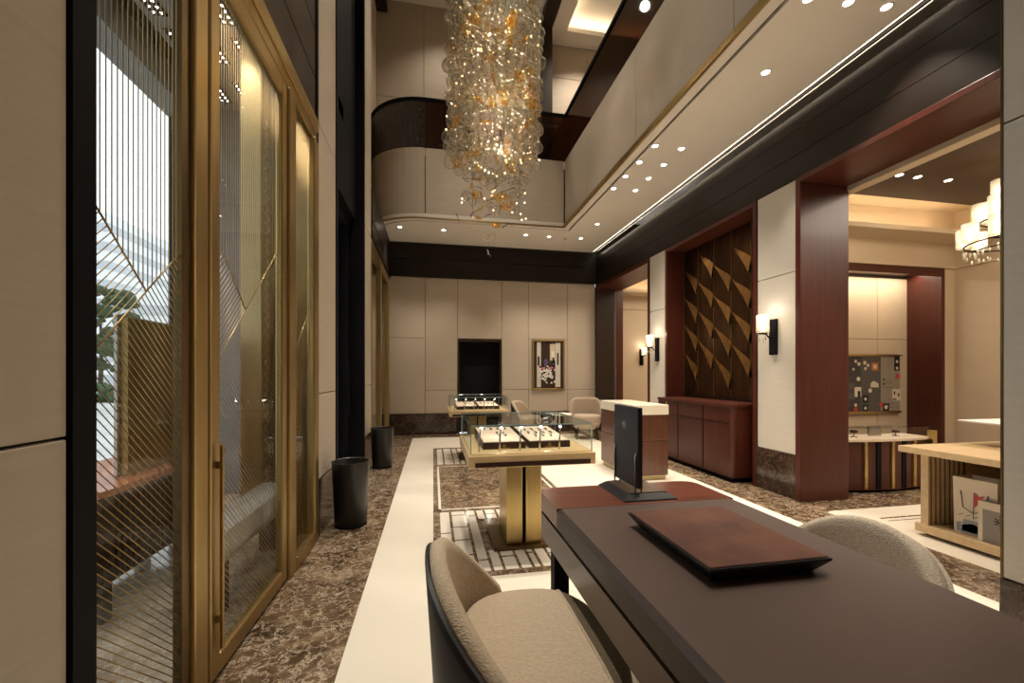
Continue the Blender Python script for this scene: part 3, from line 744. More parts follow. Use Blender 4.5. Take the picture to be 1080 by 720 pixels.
# ------------------------------------------------------------------ SCONCES
def sconce(loc, rz, lab):
    """back plate on local +x=wall, lamp towards -x"""
    g = thing('wall_sconce', lab, 'wall lamp', loc, rz, 'crystal wall sconces')
    q = MB(); q.box(-.035, 0, -.045, .045, -.195, .195, 0, .004); q.build('back_plate', BLACK, g)
    q = MB(); q.tube([(-.035, 0, .0), (-.07, 0, -.01), (-.11, 0, .03), (-.15, 0, .035), (-.15, 0, .05)], .008, 8); q.cyl((-.15, 0, .03), .045, .012, 20); q.build('arm', BLACK, g)
    q = MB(); q.lathe([(.06, .045), (.064, .05), (.064, .235), (.058, .24), (.056, .235), (.056, .05), (.06, .045)], (-.15, 0, 0), 24); q.build('shade', FROST, g)
    q = MB(); q.lathe([(0, .06), (.018, .065), (.018, .17), (0, .19)], (-.15, 0, 0), 12); q.build('bulb', L_SCON, g)
    for k in range(3):
        a = k*2*PI/3; q = MB(); q.ball((-.15+.035*math.cos(a), .035*math.sin(a), -.02-.012*k), .011, 1, s=(.8, .8, 2.2)); q.tube([(-.15+.035*math.cos(a), .035*math.sin(a), .03), (-.15+.035*math.cos(a), .035*math.sin(a), 0)], .001, 4); q.build('crystal_drop', FROST, g)
    M = Matrix.Translation(loc) @ Matrix.Rotation(rz, 4, 'Z'); p = M @ Vector((-.15, 0, .21))
    point(p.x, p.y, p.z+.03, 1.6, .04)
    return g
sconce((3.669, 3.95, 1.70), 0, 'crystal wall sconce lit on the pale pier beside the big opening')
sconce((3.669, 6.36, 1.70), 0, 'crystal wall sconce lit on the narrow far pier left of the gold panel')
sconce((5.0, 9.449, 1.70), PI/2, 'crystal wall sconce lit inside the small room beyond the far opening')

# ------------------------------------------------------------------ MIRROR PICTURE on the back wall
g = thing('framed_mirror', 'gold framed upright mirror with a painted reflection of a flower bouquet on the back wall', 'mirror', (2.545, 9.098, 1.50))
q = MB(); q.box(-.375, -.335, -.04, 0, -.565, .565, 0, .006); q.box(.335, .375, -.04, 0, -.565, .565, 0, .006); q.box(-.335, .335, -.04, 0, .525, .565, 0, .006); q.box(-.335, .335, -.04, 0, -.565, -.525, 0, .006); q.build('frame', GOLD, g)
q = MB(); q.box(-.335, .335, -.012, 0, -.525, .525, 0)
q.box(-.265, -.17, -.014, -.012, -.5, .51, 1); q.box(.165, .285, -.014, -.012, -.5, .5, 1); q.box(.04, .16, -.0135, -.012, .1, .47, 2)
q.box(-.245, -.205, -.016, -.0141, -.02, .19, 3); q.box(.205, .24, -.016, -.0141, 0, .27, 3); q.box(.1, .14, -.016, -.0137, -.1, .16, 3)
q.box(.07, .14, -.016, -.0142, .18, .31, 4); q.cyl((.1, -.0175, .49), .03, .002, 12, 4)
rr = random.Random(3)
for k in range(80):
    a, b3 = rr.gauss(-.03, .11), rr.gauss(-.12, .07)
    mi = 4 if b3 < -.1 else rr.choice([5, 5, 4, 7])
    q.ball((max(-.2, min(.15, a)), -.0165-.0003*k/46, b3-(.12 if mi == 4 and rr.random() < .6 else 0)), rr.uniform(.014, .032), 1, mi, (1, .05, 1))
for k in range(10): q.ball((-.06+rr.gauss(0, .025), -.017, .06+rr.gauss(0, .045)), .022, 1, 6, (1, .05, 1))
q.build('painted_reflection', [CHOC, WALL_L, ROOMW, BLACK, WHITE, PINK, VIOLET, GREEN], g)  # reflected room and bouquet laid in as flat coloured pieces

# ------------------------------------------------------------------ DISPLAY TABLES
def make_table(lab, glab):
    g = thing('display_table', lab, 'display case', (.67, 3.23, 0), 0, 'glass topped display tables')
    q = MB(); q.box(-.235, .235, -.22, .26, .0013, .03, 0, .004); q.build('base', GOLDD, g)
    q = MB()
    q.box(-.135, -.012, -.17, .17, .03, .674, 0, .006); q.box(.012, .135, -.17, .17, .03, .674, 0, .006); q.box(-.018, .018, -.135, .135, .03, .674, 1)
    q.build('column', [BRASS, BLACK], g)
    q = MB(); q.box(-.44, .44, -.49, .49, .674, .757, 0, .006); q.box(-.42, .42, -.47, .47, .757, .762, 0); q.build('tray', OAKB, g)
    q = MB()
    q.box(-.40, .40, -.4935, -.4885, .68, .712); q.build('wood_inlay', CHOC2, g, label='dark wood strip in the gold tray edge')
    q = MB(); q.box(-.40, .40, .4885, .4935, .68, .712); q.build('wood_inlay', CHOC2, g, label='dark wood strip in the gold tray edge')
    gl = MB(); t = .005; a, bq, z0, z1 = .425, .45, .762, .948
    gl.box(-a, a, -bq, -bq+t, z0, z1); gl.box(-a, a, bq-t, bq, z0, z1); gl.box(-a, -a+t, -bq+t, bq-t, z0, z1); gl.box(a-t, a, -bq+t, bq-t, z0, z1)
    gl.box(-a, a, -bq, bq, z1, z1+.007); case = gl.build('glass_case', GLASS, g)
    q = MB(); e = .0035
    for x in (-a, a):
        for y in (-bq, bq): q.box(x-e, x+e, y-e, y+e, z0, z1+.008)
        q.box(x-e, x+e, -bq, bq, z1-.001, z1+.008)
    for y in (-bq, bq): q.box(-a, a, y-e, y+e, z1-.001, z1+.008)
    q.build('polished_edge', GEDGE, case)
    for k in range(6):
        x = -.36+k*.144 if k < 5 else .36
        if k == 5: continue
        q = MB(); pts = [(x, -.36, .762), (x, -.362, .82), (x+.004, -.352, .87), (x+.012, -.335, .905), (x+.02, -.315, .918)]
        q.tube(pts, .006, 8); st = q.build('case_lamp', NICKEL, g)
        q = MB(); q.ball((x+.022, -.305, .915), .011, 2, s=(.8, 1.5, .8)); q.build('lamp_tip', L_CASE, st)
    return g
OAKB = mat('pale_gold_lacquer', (.76, .545, .29), (.71, .50, .26), rough=.35, metal=.12, scale=3)
CHOC2 = mat('wenge_strip', (.05, .016, .010), (.035, .011, .007), rough=.35, stretch=(.5, 8, 8), scale=6)
tb = make_table('glass topped display table on a double brass column, nearest the desk', '')
t2 = copy_tree(tb); t2.location = (.67, 6.58, 0); t2['label'] = 'glass topped display table standing near the back wall door'
for y in (3.23, 6.58):
    point(.5, y-.1, .93, .6, .02, (1, .9, .75)); point(.86, y-.1, .93, .6, .02, (1, .9, .75))
def pad(x, y, lab):
    g = thing('display_pad', lab, 'display pad', (x, y, .7625), 0, 'watch display pads')
    q = MB(); q.prism([(-.31, 0), (.31, 0), (.31, .075), (-.31, .046)], -.155, .155, axis='x'); q.build('base', CHOC, g)
    q = MB(); q.prism([(-.30, .047), (.305, .0755), (.305, .079), (-.30, .051)], -.147, .147, axis='x'); q.build('top_cushion', CANVAS, g)
    q = MB(); emblem(q, (0, -.3105, .022), (1, 0, 0), (0, 0, 1), .017); q.box(-.04, .04, -.3108, -.3101, .004, .008); q.build('emblem', BRASS, g, label='gold cross emblem with a line of lettering')
    return g
def watch(x, y, z, rz, lab, grp, lw=.012, L=.07):
    w_ = MB(); w_.box(-lw/2, lw/2, -L/2, L/2, 0, .006, 0, .002, 1); w_.cyl((0, 0, .004), lw*.95, .006, 14, 1)
    o = w_.build('wristwatch', [BLACKL, NICKEL]); o.location = (x, y, z); o.rotation_euler = (math.atan(.029/.62), 0, rz)
    return tag(o, lab, 'watch', grp)
ordn = ['leftmost', 'second from left', 'third from left', 'fourth from left', 'fifth from left']
for tn, ty in (('near', 3.23), ('far', 6.58)):
    for sn, sx in (('left', .50), ('right', .835)):
        pad(sx, ty+.02, 'dark watch pad with cream top, %s one inside the %s glass case' % (sn, tn))
        def zz(y): return .7625+.049+(y-(ty+.02)+.30)*.0463+.0035
        if sn == 'left':
            lay = [(ty+.22, 4, .058, 'back'), (ty+.04, 2, .05, 'middle'), (ty-.06, 2, .05, 'front')]
        else:
            lay = [(ty+.16, 4, .06, 'back'), (ty+.02, 4, .06, 'middle'), (ty-.10, 3, .06, 'front')]
        for y, n, sp, rn in lay:
            for k in range(n):
                watch(sx+(k-(n-1)/2)*sp+(.02 if sn == 'left' and n == 2 else 0), y, zz(y), random.uniform(-.1, .1),
                      'dark strapped watch in the %s glass case, %s pad, %s row, %s' % (tn, sn, rn, ordn[k]), 'watches on the %s pad of the %s case' % (sn, tn),
                      .014 if rn == 'back' and sn == 'left' else .011, .05 if sn == 'left' else .085)
o = MB(); o.box(-.04, .04, -.03, .03, 0, .028, 0, .005); o.box(-.03, .03, -.031, -.0295, .006, .022, 1); ob = o.build('price_block', [BLACKL, NICKEL]); ob.location = (.86, 3.14, .9555)
tag(ob, 'small black block lying on the glass of the near display table', 'block')

# ------------------------------------------------------------------ DESK
g = thing('desk', 'large taupe leather topped desk with a polished mahogany far end', 'desk', (.897, 1.07, 0)); g.scale = (.967, 1, 1)
q = MB(); q.prism(rrect(-.40, .40, -.87, .555, .012, 3), .742, .752); q.prism(rrect(-.40, .40, -.87, .56, .004, 2), .69, .7415); q.build('leather_top', LEATHER, g)
for sx in (-1, 1):
    q = MB(); q.prism([(sx*.4005, .752), (sx*.418, .738), (sx*.418, .672), (sx*.4005, .672)], -.87, .56, axis='y')
    q.build('leather_edge', LEATHER_E, g, label='darker bevelled leather edge')
q = MB(); q.prism(rrect(-.418, .418, .561, .872, .07, 8, (1, 1, 0, 0)), .672, .751); q.build('wood_end', MAHOG_H, g, label='polished mahogany end with rounded corners')
q = MB(); q.box(-.40, .40, -.85, .86, .655, .672); q.build('shadow_gap', BLACK, g)
q = MB(); q.prism(rrect(-.416, .416, -.87, .87, .06, 8, (1, 1, 0, 0)), .545, .655); q.build('apron', LACQ, g)
q = MB(); q.box(-.38, .38, -.83, .83, .535, .545); q.build('underside', BRASSP, g)
for sx in (-1, 1):
    for sy in (-.76, .70): q = MB(); q.box(sx*.36-.035, sx*.36+.035, sy-.03, sy+.03, 0, .535, 0, .004); q.build('leg', BLACK, g)
# presentation tray
g = thing('presentation_tray', 'chestnut suede presentation tray with black tapered sides on the desk', 'tray', (.88, 1.18, .7522), 0)
q = MB(); lo, hi = (.155, .195), (.187, .226)
rows = [[(-a, -b_, z), (a, -b_, z), (a, b_, z), (-a, b_, z)] for a, b_, z in ((lo[0], lo[1], 0), (hi[0], hi[1], .040), (hi[0], hi[1], .046))]
v_ = q.grid(rows, close=True, smooth=False); q.bm.faces.new(v_[0][::-1]); q.bm.faces.new(v_[-1]); q.build('tray_body', BLACKL, g)
q = MB(); q.box(-.182, .182, -.221, .221, .0462, .050, 0, .002, 1); q.build('suede_pad', SUEDE, g)
# sign stand
g = thing('sign_stand', 'navy leather sign with a silver cross emblem standing on the mahogany end of the desk', 'sign stand', (.925, 1.80, .7512))
q = MB()
rows = [[(-a, -b_, z), (a, -b_, z), (a, b_, z), (-a, b_, z)] for a, b_, z in ((.125, .145, 0), (.122, .142, .006), (.095, .115, .026))]
v_ = q.grid(rows, close=True, smooth=False); q.bm.faces.new(v_[0][::-1]); q.bm.faces.new(v_[-1]); q.build('base', BLACKL, g)
q = MB(); q.box(-.09, .09, -.11, .11, .026, .029); q.build('base_inlay', LACQ, g)
q = MB(); q.box(-.052, -.034, -.12, .12, .047, .40, 0, .003); pn = q.build('panel', NAVY, g)
q = MB(); q.box(-.0339, -.030, -.12, .12, .047, .40); q.build('panel_back', CHOC, g)
q = MB(); emblem(q, (-.0527, .01, .315), (0, -1, 0), (0, 0, 1), .026); q.build('emblem', NICKEL, pn, label='small silver cross emblem')
for y in (-.105, .105):
    q = MB(); q.tube([(-.056, y, .029), (-.056, y, .19), (-.048, y, .205)], .004, 8); q.build('post', NICKEL, g)
    q = MB(); q.tube([(-.028, y, .029), (-.028, y, .19)], .004, 8); q.build('post', NICKEL, g)

# ------------------------------------------------------------------ TUB CHAIRS
def make_chair(lab, fab, band, shell, loc, rz, grp=None, ht=.79, sc=1, pw=1.7):
    """seat faces local +x"""
    g = thing('tub_chair', lab, 'chair', loc, rz, grp)
    A, B = .255*sc, .315*sc                     # half depth, half width of the seat
    def sup(t, a, b, n=2.5):
        c, s_ = math.cos(t), math.sin(t)
        return (a*math.copysign(abs(c)**(2/n), c), b*math.copysign(abs(s_)**(2/n), s_))
    N = 48
    xs = .14*sc
    def cushion(keep):
        q = MB(); prof = [(.90, .30), (.97, .32), (1.0, .36), (1.0, .43), (.985, .455), (.95, .472), (.88, .482), (.70, .488), (.40, .490), (.12, .491)]
        rows = []
        for s_, z in prof:
            row = []
            for k in range(N):
                x, y = sup(2*PI*k/N, A*s_, B*s_)
                row.append((x, y, z-.012*max(0, (x-.1)/.17)**2))
            rows.append(row)
        v = q.grid(rows, close=True); q.bm.faces.new(v[0][::-1]); fc = q.bm.faces.new(v[-1]); fc.smooth = True
        geom = q.bm.verts[:]+q.bm.edges[:]+q.bm.faces[:]
        bmesh.ops.bisect_plane(q.bm, geom=geom, plane_co=(xs, 0, 0), plane_no=(1, 0, 0), clear_outer=(keep < 0), clear_inner=(keep > 0))
        return q
    if band is not None:
        cushion(-1).build('seat', fab, g)
        cushion(1).build('seat_front', band, g, label='darker olive front of the seat')
        q = MB(); pp = []
        prof = [(.97, .32), (1.0, .36), (1.0, .43), (.985, .455), (.95, .472), (.88, .482), (.75, .487), (.62, .4885)]
        for s_, z in prof:
            k = 1-abs(xs/(A*s_))**2.5
            if k > 0: pp.append((xs+.001, B*s_*k**.4, z+.001-.012*max(0, (xs-.1)/.17)**2))
        pp = [(x, -y, z) for x, y, z in pp] + pp[::-1]
        q.tube(pp, .0045, 8); q.build('piping', fab, g)
    else:
        q = cushion(-1); q2 = cushion(1); q.build('seat', fab, g); q2.build('seat_front', fab, g)
    q = MB(); rows = []
    for s_, z in ((.80, .21), (.92, .25), (.985, .30), (1.0, .335)):
        rows.append([(*sup(2*PI*k/N, A*s_*.99, B*s_*.99), z) for k in range(N)])
    v = q.grid(rows, close=True); q.bm.faces.new(v[0][::-1]); q.bm.faces.new(v[-1]); q.build('seat_base', shell, g)
    # backrest wrapping the rear
    M_ = 40; amax = math.radians(80)
    def top(u):  # u -1..1
        c = abs(u); return .46 + (ht-.46)*max(0, 1-c**pw)
    def ring(off, tilt):
        R_ = []
        for k in range(M_+1):
            u = -1+2*k/M_; a = PI - u*amax
            R_.append((u, a))
        return R_
    def surf(off, z0f, nz=9, lean=.03, shrink=0):
        rows = []
        for j in range(nz+1):
            row = []
            for k in range(M_+1):
                u = -1+2*k/M_; a = PI+u*amax
                zt = top(u)-shrink; zb = z0f; z = zb+(zt-zb)*j/nz
                x, y = sup(a, A+off, B+off)
                ln = lean*(z-.33)/.45
                x2 = x*(1)+(-ln if True else 0)*max(0, -math.cos(a))
                y2 = y*(1+.12*max(0, (z-.36)))
                row.append((x2, y2, z))
            rows.append(row)
        return rows
    q = MB(); inn = surf(.004, .42); out = surf(.052, .42)
    vi = q.grid(inn); vo = q.grid(out)
    n = M_
    # rounded rim between inner and outer, and ends
    mid = [[(Vector(a)+Vector(b_))/2+Vector((0, 0, .016)) for a, b_ in zip(inn[-1], out[-1])]]
    vm = [q.bm.verts.new(p) for p in mid[0]]
    for k in range(n):
        for a, b_ in ((vi[-1], vm), (vm, vo[-1])):
            fc = q.bm.faces.new((a[k], a[k+1], b_[k+1], b_[k])); fc.smooth = True
        fc = q.bm.faces.new((vi[0][k+1], vi[0][k], vo[0][k], vo[0][k+1]))
    for k in (0, n):
        for j in range(len(vi)-1):
            q.bm.faces.new((vi[j][k], vo[j][k], vo[j+1][k], vi[j+1][k]))
        q.bm.faces.new((vi[-1][k], vo[-1][k], vm[k]))
    bmesh.ops.recalc_face_normals(q.bm, faces=q.bm.faces)
    for fc in q.bm.faces: fc.smooth = True
    q.build('backrest', fab, g)
    q = MB(); o1 = surf(.055, .30, shrink=.006); o2 = surf(.066, .30, shrink=.006)
    va = q.grid(o1); vb = q.grid(o2)
    for k in range(n):
        q.bm.faces.new((va[-1][k], va[-1][k+1], vb[-1][k+1], vb[-1][k])); q.bm.faces.new((va[0][k+1], va[0][k], vb[0][k], vb[0][k+1]))
    for k in (0, n):
        for j in range(len(va)-1): q.bm.faces.new((va[j][k], vb[j][k], vb[j+1][k], va[j+1][k]))
    bmesh.ops.recalc_face_normals(q.bm, faces=q.bm.faces)
    q.build('outer_shell', shell, g)
    for sx in (-1, 1):
        for sy in (-1, 1):
            q = MB(); q.tube([(sx*.17*sc, sy*.2*sc, .25), (sx*.21*sc, sy*.24*sc, .004)], .018, 10, r2=.011); q.build('leg', BLACK, g)
    return g
make_chair('beige tub chair with an olive seat front, pulled up left of the desk', BOUCLE, BOUCLE_D, DARKF, (.325, 1.27, 0), 0, 'desk tub chairs', .765)
make_chair('ivory upholstered tub chair behind the right side of the desk', BOUCLE_W, None, BOUCLE_W, (1.40, 1.33, 0), PI, 'desk tub chairs', .715, .92)
make_chair('taupe tub chair by the back wall, half hidden behind the display case', FABRIC, None, DARKF, (1.84, 7.9, 0), math.radians(-30), 'tub chairs by the back wall', .76, 1, 3.2)
make_chair('taupe tub chair by the back wall, right of the framed mirror', FABRIC, None, FABRIC, (3.02, 7.95, 0), math.radians(-105), 'tub chairs by the back wall', .80, .88, 5)
g = thing('side_table', 'small low round white topped table between the two back wall chairs', 'table', (2.32, 7.55, 0))
q = MB(); q.cyl((0, 0, .53), .25, .022, 36); q.build('table_top', WHITE, g)
q = MB(); q.cyl((0, 0, .015), .02, .515, 16); q.build('stem', BLACK, g)
q = MB(); q.lathe([(0, .001), (.16, .001), (.16, .012), (.02, .018), (0, .018)], n=28); q.build('base', BLACK, g)

# ------------------------------------------------------------------ RECEPTION STAND
g = thing('reception_stand', 'tall walnut host stand with a cream stone top behind the sign panel', 'stand', (2.61, 5.17, 0))
q = MB(); q.box(-.23, .22, -.50, .51, .06, .48, 0, .006); q.box(-.23, .22, -.50, .51, .486, .80, 0, .006); q.build('body', WALNUT, g)
q = MB(); q.box(-.222, .212, -.492, .502, .47, .49); q.build('shadow_gap', BLACK, g)
q = MB(); q.box(-.235, .225, -.505, .515, .80, .92, 0, .004); q.build('stone_top', CREAM, g)
q = MB(); q.box(-.21, .20, -.47, .48, 0, .06); q.build('plinth', BRASSP, g)
q = MB(); emblem(q, (-.2312, .18, .64), (0, -1, 0), (0, 0, 1), .06); q.build('emblem', MAHOG_H, g)

# ------------------------------------------------------------------ BINS
def bin_(x, y, lab):
    g = thing('waste_bin', lab, 'bin', (x, y, .0), 0, 'black waste bins')
    q = MB(); q.lathe([(0, .001), (.125, .001), (.13, .01), (.155, .54), (.158, .55), (.15, .55), (.147, .54), (.125, .02), (0, .02)], n=36); q.build('body', ANTHRA, g)
    q = MB(); q.lathe([(.1305, .0), (.1335, .0), (.1345, .02), (.1315, .02), (.1305, 0)], n=36); q.build('rim', BLACK, g)
    return g
bin_(-.70, 3.80, 'tall black tapered bin nearest the gold glass doors')
bin_(-.70, 6.05, 'tall black bin further back beyond the dark portal')

# ------------------------------------------------------------------ MAIN CHANDELIER
CHX, CHY = .72, 5.0
g = thing('glass_chandelier', 'towering cascade chandelier of clear and amber blown glass in the atrium', 'chandelier', (CHX, CHY, 2.75))
Z0 = 2.75
rnd = random.Random(11)
def shell_pos():
    out = []
    R_ = .52; z = 3.90
    while z < 7.0:
        n_ = 25; ph = rnd.random()
        for k in range(n_):
            a = 2*PI*(k+ph+rnd.uniform(-.25, .25))/n_; r_ = R_+rnd.uniform(-.07, .04)
            out.append((r_*math.cos(a), r_*math.sin(a), z+rnd.uniform(-.06, .06)-Z0, rnd.uniform(.048, .086)))
        z += .118
    z = 3.85
    while z < 7.0:
        n_ = 13; ph = rnd.random()
        for k in range(n_):
            a = 2*PI*(k+ph)/n_; r_ = .30+rnd.uniform(-.12, .1)
            out.append((r_*math.cos(a), r_*math.sin(a), z+rnd.uniform(-.07, .07)-Z0, rnd.uniform(.05, .085)))
        z += .14
    for k in range(46):
        t = rnd.random()**1.4; r_ = .5*math.sqrt(rnd.random())*(1-.35*t); a = rnd.uniform(0, 2*PI)
        out.append((r_*math.cos(a), r_*math.sin(a), 3.86-t*.62-Z0, rnd.uniform(.035, .075)))
    return out
pos = shell_pos()
pos.sort(key=lambda p: math.hypot(p[0]+CHX, p[1]+CHY, p[2]+Z0-1.3)-(0 if p[2] < 3.2 else 50*0) + (4 if p[2]+Z0 > 5.9 else 0))
proto = None
amber_idx = set(rnd.sample(range(len(pos)), int(len(pos)*.13)))
clear = [p for i, p in enumerate(pos) if i not in amber_idx]; amb = [p for i, p in enumerate(pos) if i in amber_idx]
q = MB(); q.ball((0, 0, 0), 1, 3); proto = q.build('glass_ball', BALL, g)
for i, p in enumerate(clear[:100]):
    o = proto if i == 0 else proto.copy()
    if i: COL.objects.link(o); o.parent = g
    o.location = p[:3]; o.scale = (p[3]*rnd.uniform(.9, 1.1), p[3]*rnd.uniform(.9, 1.1), p[3]*rnd.uniform(.8, 1.05)); o.rotation_euler = (rnd.uniform(0, 3), rnd.uniform(0, 3), 0)
q = MB()
for p in clear[100:]: q.ball(p[:3], p[3], 2, s=(rnd.uniform(.9, 1.1), 1, rnd.uniform(.8, 1.05)))
q.build('glass_ball_mass', BALL, g)['kind'] = 'stuff'
# amber blossoms: shallow ruffled cups
def blossom():
    q = MB(); n = 20; rows = []
    for r_, z in ((.02, 0), (.35, -.08), (.7, .02), (.95, .22), (1.0, .30)):
        rows.append([(r_*math.cos(2*PI*k/n)*(1+.16*r_*math.cos(5*2*PI*k/n)), r_*math.sin(2*PI*k/n)*(1+.16*r_*math.cos(5*2*PI*k/n)), z+.12*r_*math.sin(5*2*PI*k/n)) for k in range(n)])
    q.grid(rows, close=True)
    q.ball((0, 0, .02), .22, 1)
    return q
proto = blossom().build('amber_blossom', AMBER, g)
amb2 = amb[:86]
for k in range(14):
    t = rnd.random(); a = rnd.uniform(0, 2*PI); r_ = .42*math.sqrt(rnd.random())*(1-.3*t)
    amb2.append((r_*math.cos(a), r_*math.sin(a), 3.80-t*.68-Z0, rnd.uniform(.045, .06)))
for i, p in enumerate(amb2):
    o = proto if i == 0 else proto.copy()
    if i: COL.objects.link(o); o.parent = g
    s_ = p[3]*.88; o.location = p[:3]; o.scale = (s_, s_, s_); o.rotation_euler = (rnd.uniform(-1, 1)+PI*rnd.choice([0, .5]), rnd.uniform(-1, 1), rnd.uniform(0, 6))
q = MB()
for p in pos[::2]: q.tube([(p[0], p[1], p[2]+p[3]), (p[0], p[1], 9.55-Z0)], .0012, 4)
for p in amb2[86:]: q.tube([p[:3], (p[0], p[1], 9.55-Z0)], .001, 4)
q.build('suspension_wire', NICKEL, g)['kind'] = 'stuff'
q = MB(); q.ball((0, 0, 0), .0085, 1); proto = q.build('bulb', L_BULB, g)
for i in range(70):
    z = rnd.uniform(3.15, 6.2) if i > 10 else rnd.uniform(3.2, 3.9)
    a = rnd.uniform(0, 2*PI); r_ = rnd.uniform(.35, .58) if z > 3.9 else .42*math.sqrt(rnd.random())
    o = proto if i == 0 else proto.copy()
    if i: COL.objects.link(o); o.parent = g
    o.location = (r_*math.cos(a), r_*math.sin(a), z-Z0)
q = MB(); rnd2 = random.Random(5)
for k in range(70):
    z = rnd2.uniform(3.1, 5.9); a = rnd2.uniform(0, 2*PI); r_ = rnd2.uniform(.3, .58) if z > 3.9 else .45*math.sqrt(rnd2.random())
    c0 = Vector((r_*math.cos(a), r_*math.sin(a), z-Z0)); dv = Vector((rnd2.uniform(-1, 1), rnd2.uniform(-1, 1), rnd2.uniform(-.5, .5))).normalized()*.08
    q.tube([c0-dv, c0+Vector((0, 0, .012)), c0+dv], .006, 6, r2=.002)
q.build('bronze_twig', GOLDD, g)['kind'] = 'stuff'
q = MB(); q.cyl((0, 0, 9.55-Z0), .6, .045, 40); q.build('canopy', GOLDD, g)
q = MB(); bl = [(0, 0, .18), (0, 0, .03)]
q.tube([(-.03, .3, 0.5), (-.03, .3, .08)], .001, 4)
for k in range(3): q.tube([(-.03+.09*math.cos(a/6), .3+.02*math.sin(a/3), .27+.035*math.sin(a/6+k)+.02*k) for a in range(0, 38)], .004, 6)
q.ball((-.03, .3, .1), .016, 1, s=(.7, .7, 2)); q.tube([(-.05, .3, .14), (.0, .3, .05)], .004, 5)
q.build('lowest_drop', FROST, g)
for z in (4.1, 4.7, 5.55, 6.3): point(CHX+.1, CHY+.08, z, 11, .012, (1, .86, .64))

# ------------------------------------------------------------------ SIDE ROOM FURNITURE
# crystal chandelier
g = thing('crystal_chandelier', 'tiered crystal cylinder chandelier glowing behind the right pillar', 'chandelier', (5.98, 3.25, 2.58))
q = MB(); q.tube([(0, 0, 0.05), (0, 0, .995)], .012, 8); q.cyl((0, 0, .963), .09, .035, 24); q.build('stem', BLACK, g)
shade_p = bulb_p = None
tiers = [(.42, .10, 10), (.30, .34, 7), (.16, .56, 4)]
q = MB()
for r_, z, n_ in tiers:
    q.tube([(r_*math.cos(2*PI*k/32), r_*math.sin(2*PI*k/32), z) for k in range(33)], .008, 6)
    for k in range(4): q.tube([(0, 0, z+.02), (r_*math.cos(k*PI/2), r_*math.sin(k*PI/2), z)], .007, 6)
q.build('ring_frame', BLACK, g)
for r_, z, n_ in tiers:
    for k in range(n_):
        a = 2*PI*k/n_+z
        if shade_p is None:
            q = MB(); q.lathe([(.055, 0), (.066, .005), (.068, .20), (.060, .205), (.056, .19), (.055, .0)], n=20); shade_p = q.build('crystal_shade', FROST, g); sh = shade_p
            q = MB(); q.lathe([(0, .02), (.022, .03), (.022, .13), (0, .15)], n=10); bulb_p = q.build('bulb', L_SCON, g); bu = bulb_p
        else:
            sh = shade_p.copy(); COL.objects.link(sh); sh.parent = g; bu = bulb_p.copy(); COL.objects.link(bu); bu.parent = g
        sh.location = (r_*math.cos(a), r_*math.sin(a), z+.01); bu.location = sh.location
q = MB(); rc = random.Random(2)
for k in range(60):
    a = 2*PI*k/60; r_, z = (.42, .06) if k % 2 else (.34, .05)
    q.ball((r_*math.cos(a), r_*math.sin(a), z-.03-rc.uniform(0, .06)), .012, 1, s=(.8, .8, 2.0))
q.build('crystal_drops', FROST, g)['kind'] = 'stuff'
point(5.98, 3.25, 3.0, 16, .1)
# oak table with ribbed end and shelf
g = thing('oak_console', 'light oak open console with ribbed end panel and low shelf in the side room', 'table', (4.35, 1.85, 0))
q = MB(); q.box(-.60, .60, -1.05, .93, .665, .715, 0, .004); q.build('table_top', OAK, g)
q = MB(); q.box(-.50, .55, -1.02, .88, .03, .095, 0, .004); q.build('shelf', OAK, g)
q = MB(); q.box(-.44, .5, -.98, .84, 0, .03); q.build('plinth', CHOC, g)
q = MB()
for k in range(8): q.box(-.49+k*.047, -.49+k*.047+.024, .79, .845, .095, .665, 0, .003)
q.build('ribbed_leg', OAK, g)
q = MB(); q.box(-.485, -.10, .80, .82, .095, .665); q.build('rib_backing', WALNUT, g)
q = MB(); q.box(-.09, .38, .80, .83, .095, .665); q.box(.38, .42, -.98, .80, .095, .665); q.box(-.42, .38, -1.0, -.96, .095, .665); q.build('back_panel', OAK, g)
# tilted board on a wedge
g = thing('tilted_display_board', 'slim white board tilted on a wooden wedge on the oak console', 'display board', (4.66, 2.24, .716))
q = MB(); q.prism([(-.15, .0), (.2, .0), (.2, .16), (-.05, .13)], -.07, .07, axis='x'); q.build('wedge', WALNUT, g)
q = MB(); q.prism([(-.36, .165), (.5, .19), (.5, .2), (-.3, .185)], -.35, .35, axis='x'); q.build('board', WHITE, g)
# gift bag
g = thing('gift_bag', 'ivory paper gift bag with a red flag drawing on the oak shelf', 'bag', (4.03, 2.40, .096), 0)
q = MB(); 
rows = [[(-a, -b_, z), (a, -b_, z), (a, b_, z), (-a, b_, z)] for a, b_, z in ((.09, .125, 0), (.095, .13, .42))]
v_ = q.grid(rows, close=True, smooth=False); q.bm.faces.new(v_[0][::-1])
rows = [[(-a, -b_, z), (a, -b_, z), (a, b_, z), (-a, b_, z)] for a, b_, z in ((.085, .12, .01), (.092, .127, .42))]
q.grid(rows, close=True, smooth=False); q.build('bag_body', PAPER, g)
q = MB(); X = -.0965
def fl(pts, mi): q.poly([(X, -a*.8, b_*1.05) for a, b_ in pts][::-1], mi)
fl([(.0, .20), (.035, .235), (.03, .205), (.06, .215), (.055, .24), (.085, .26), (.06, .275), (.075, .30), (.035, .285), (.01, .31), (.0, .29)], 0)
fl([(-.01, .12), (-.004, .12), (.002, .31), (-.004, .31)], 1)
fl([(-.13, .012), (.15, .012), (.15, .075), (.10, .08), (.10, .105), (-.08, .105), (-.08, .08), (-.13, .075)], 2)
fl([(-.09, .02), (.07, .02), (.07, .06), (-.01, .085), (-.09, .06)], 3)
for k in range(5): fl([(-.12+k*.055, .125), (-.08+k*.055, .14), (-.08+k*.055, .144), (-.12+k*.055, .129)], 1)
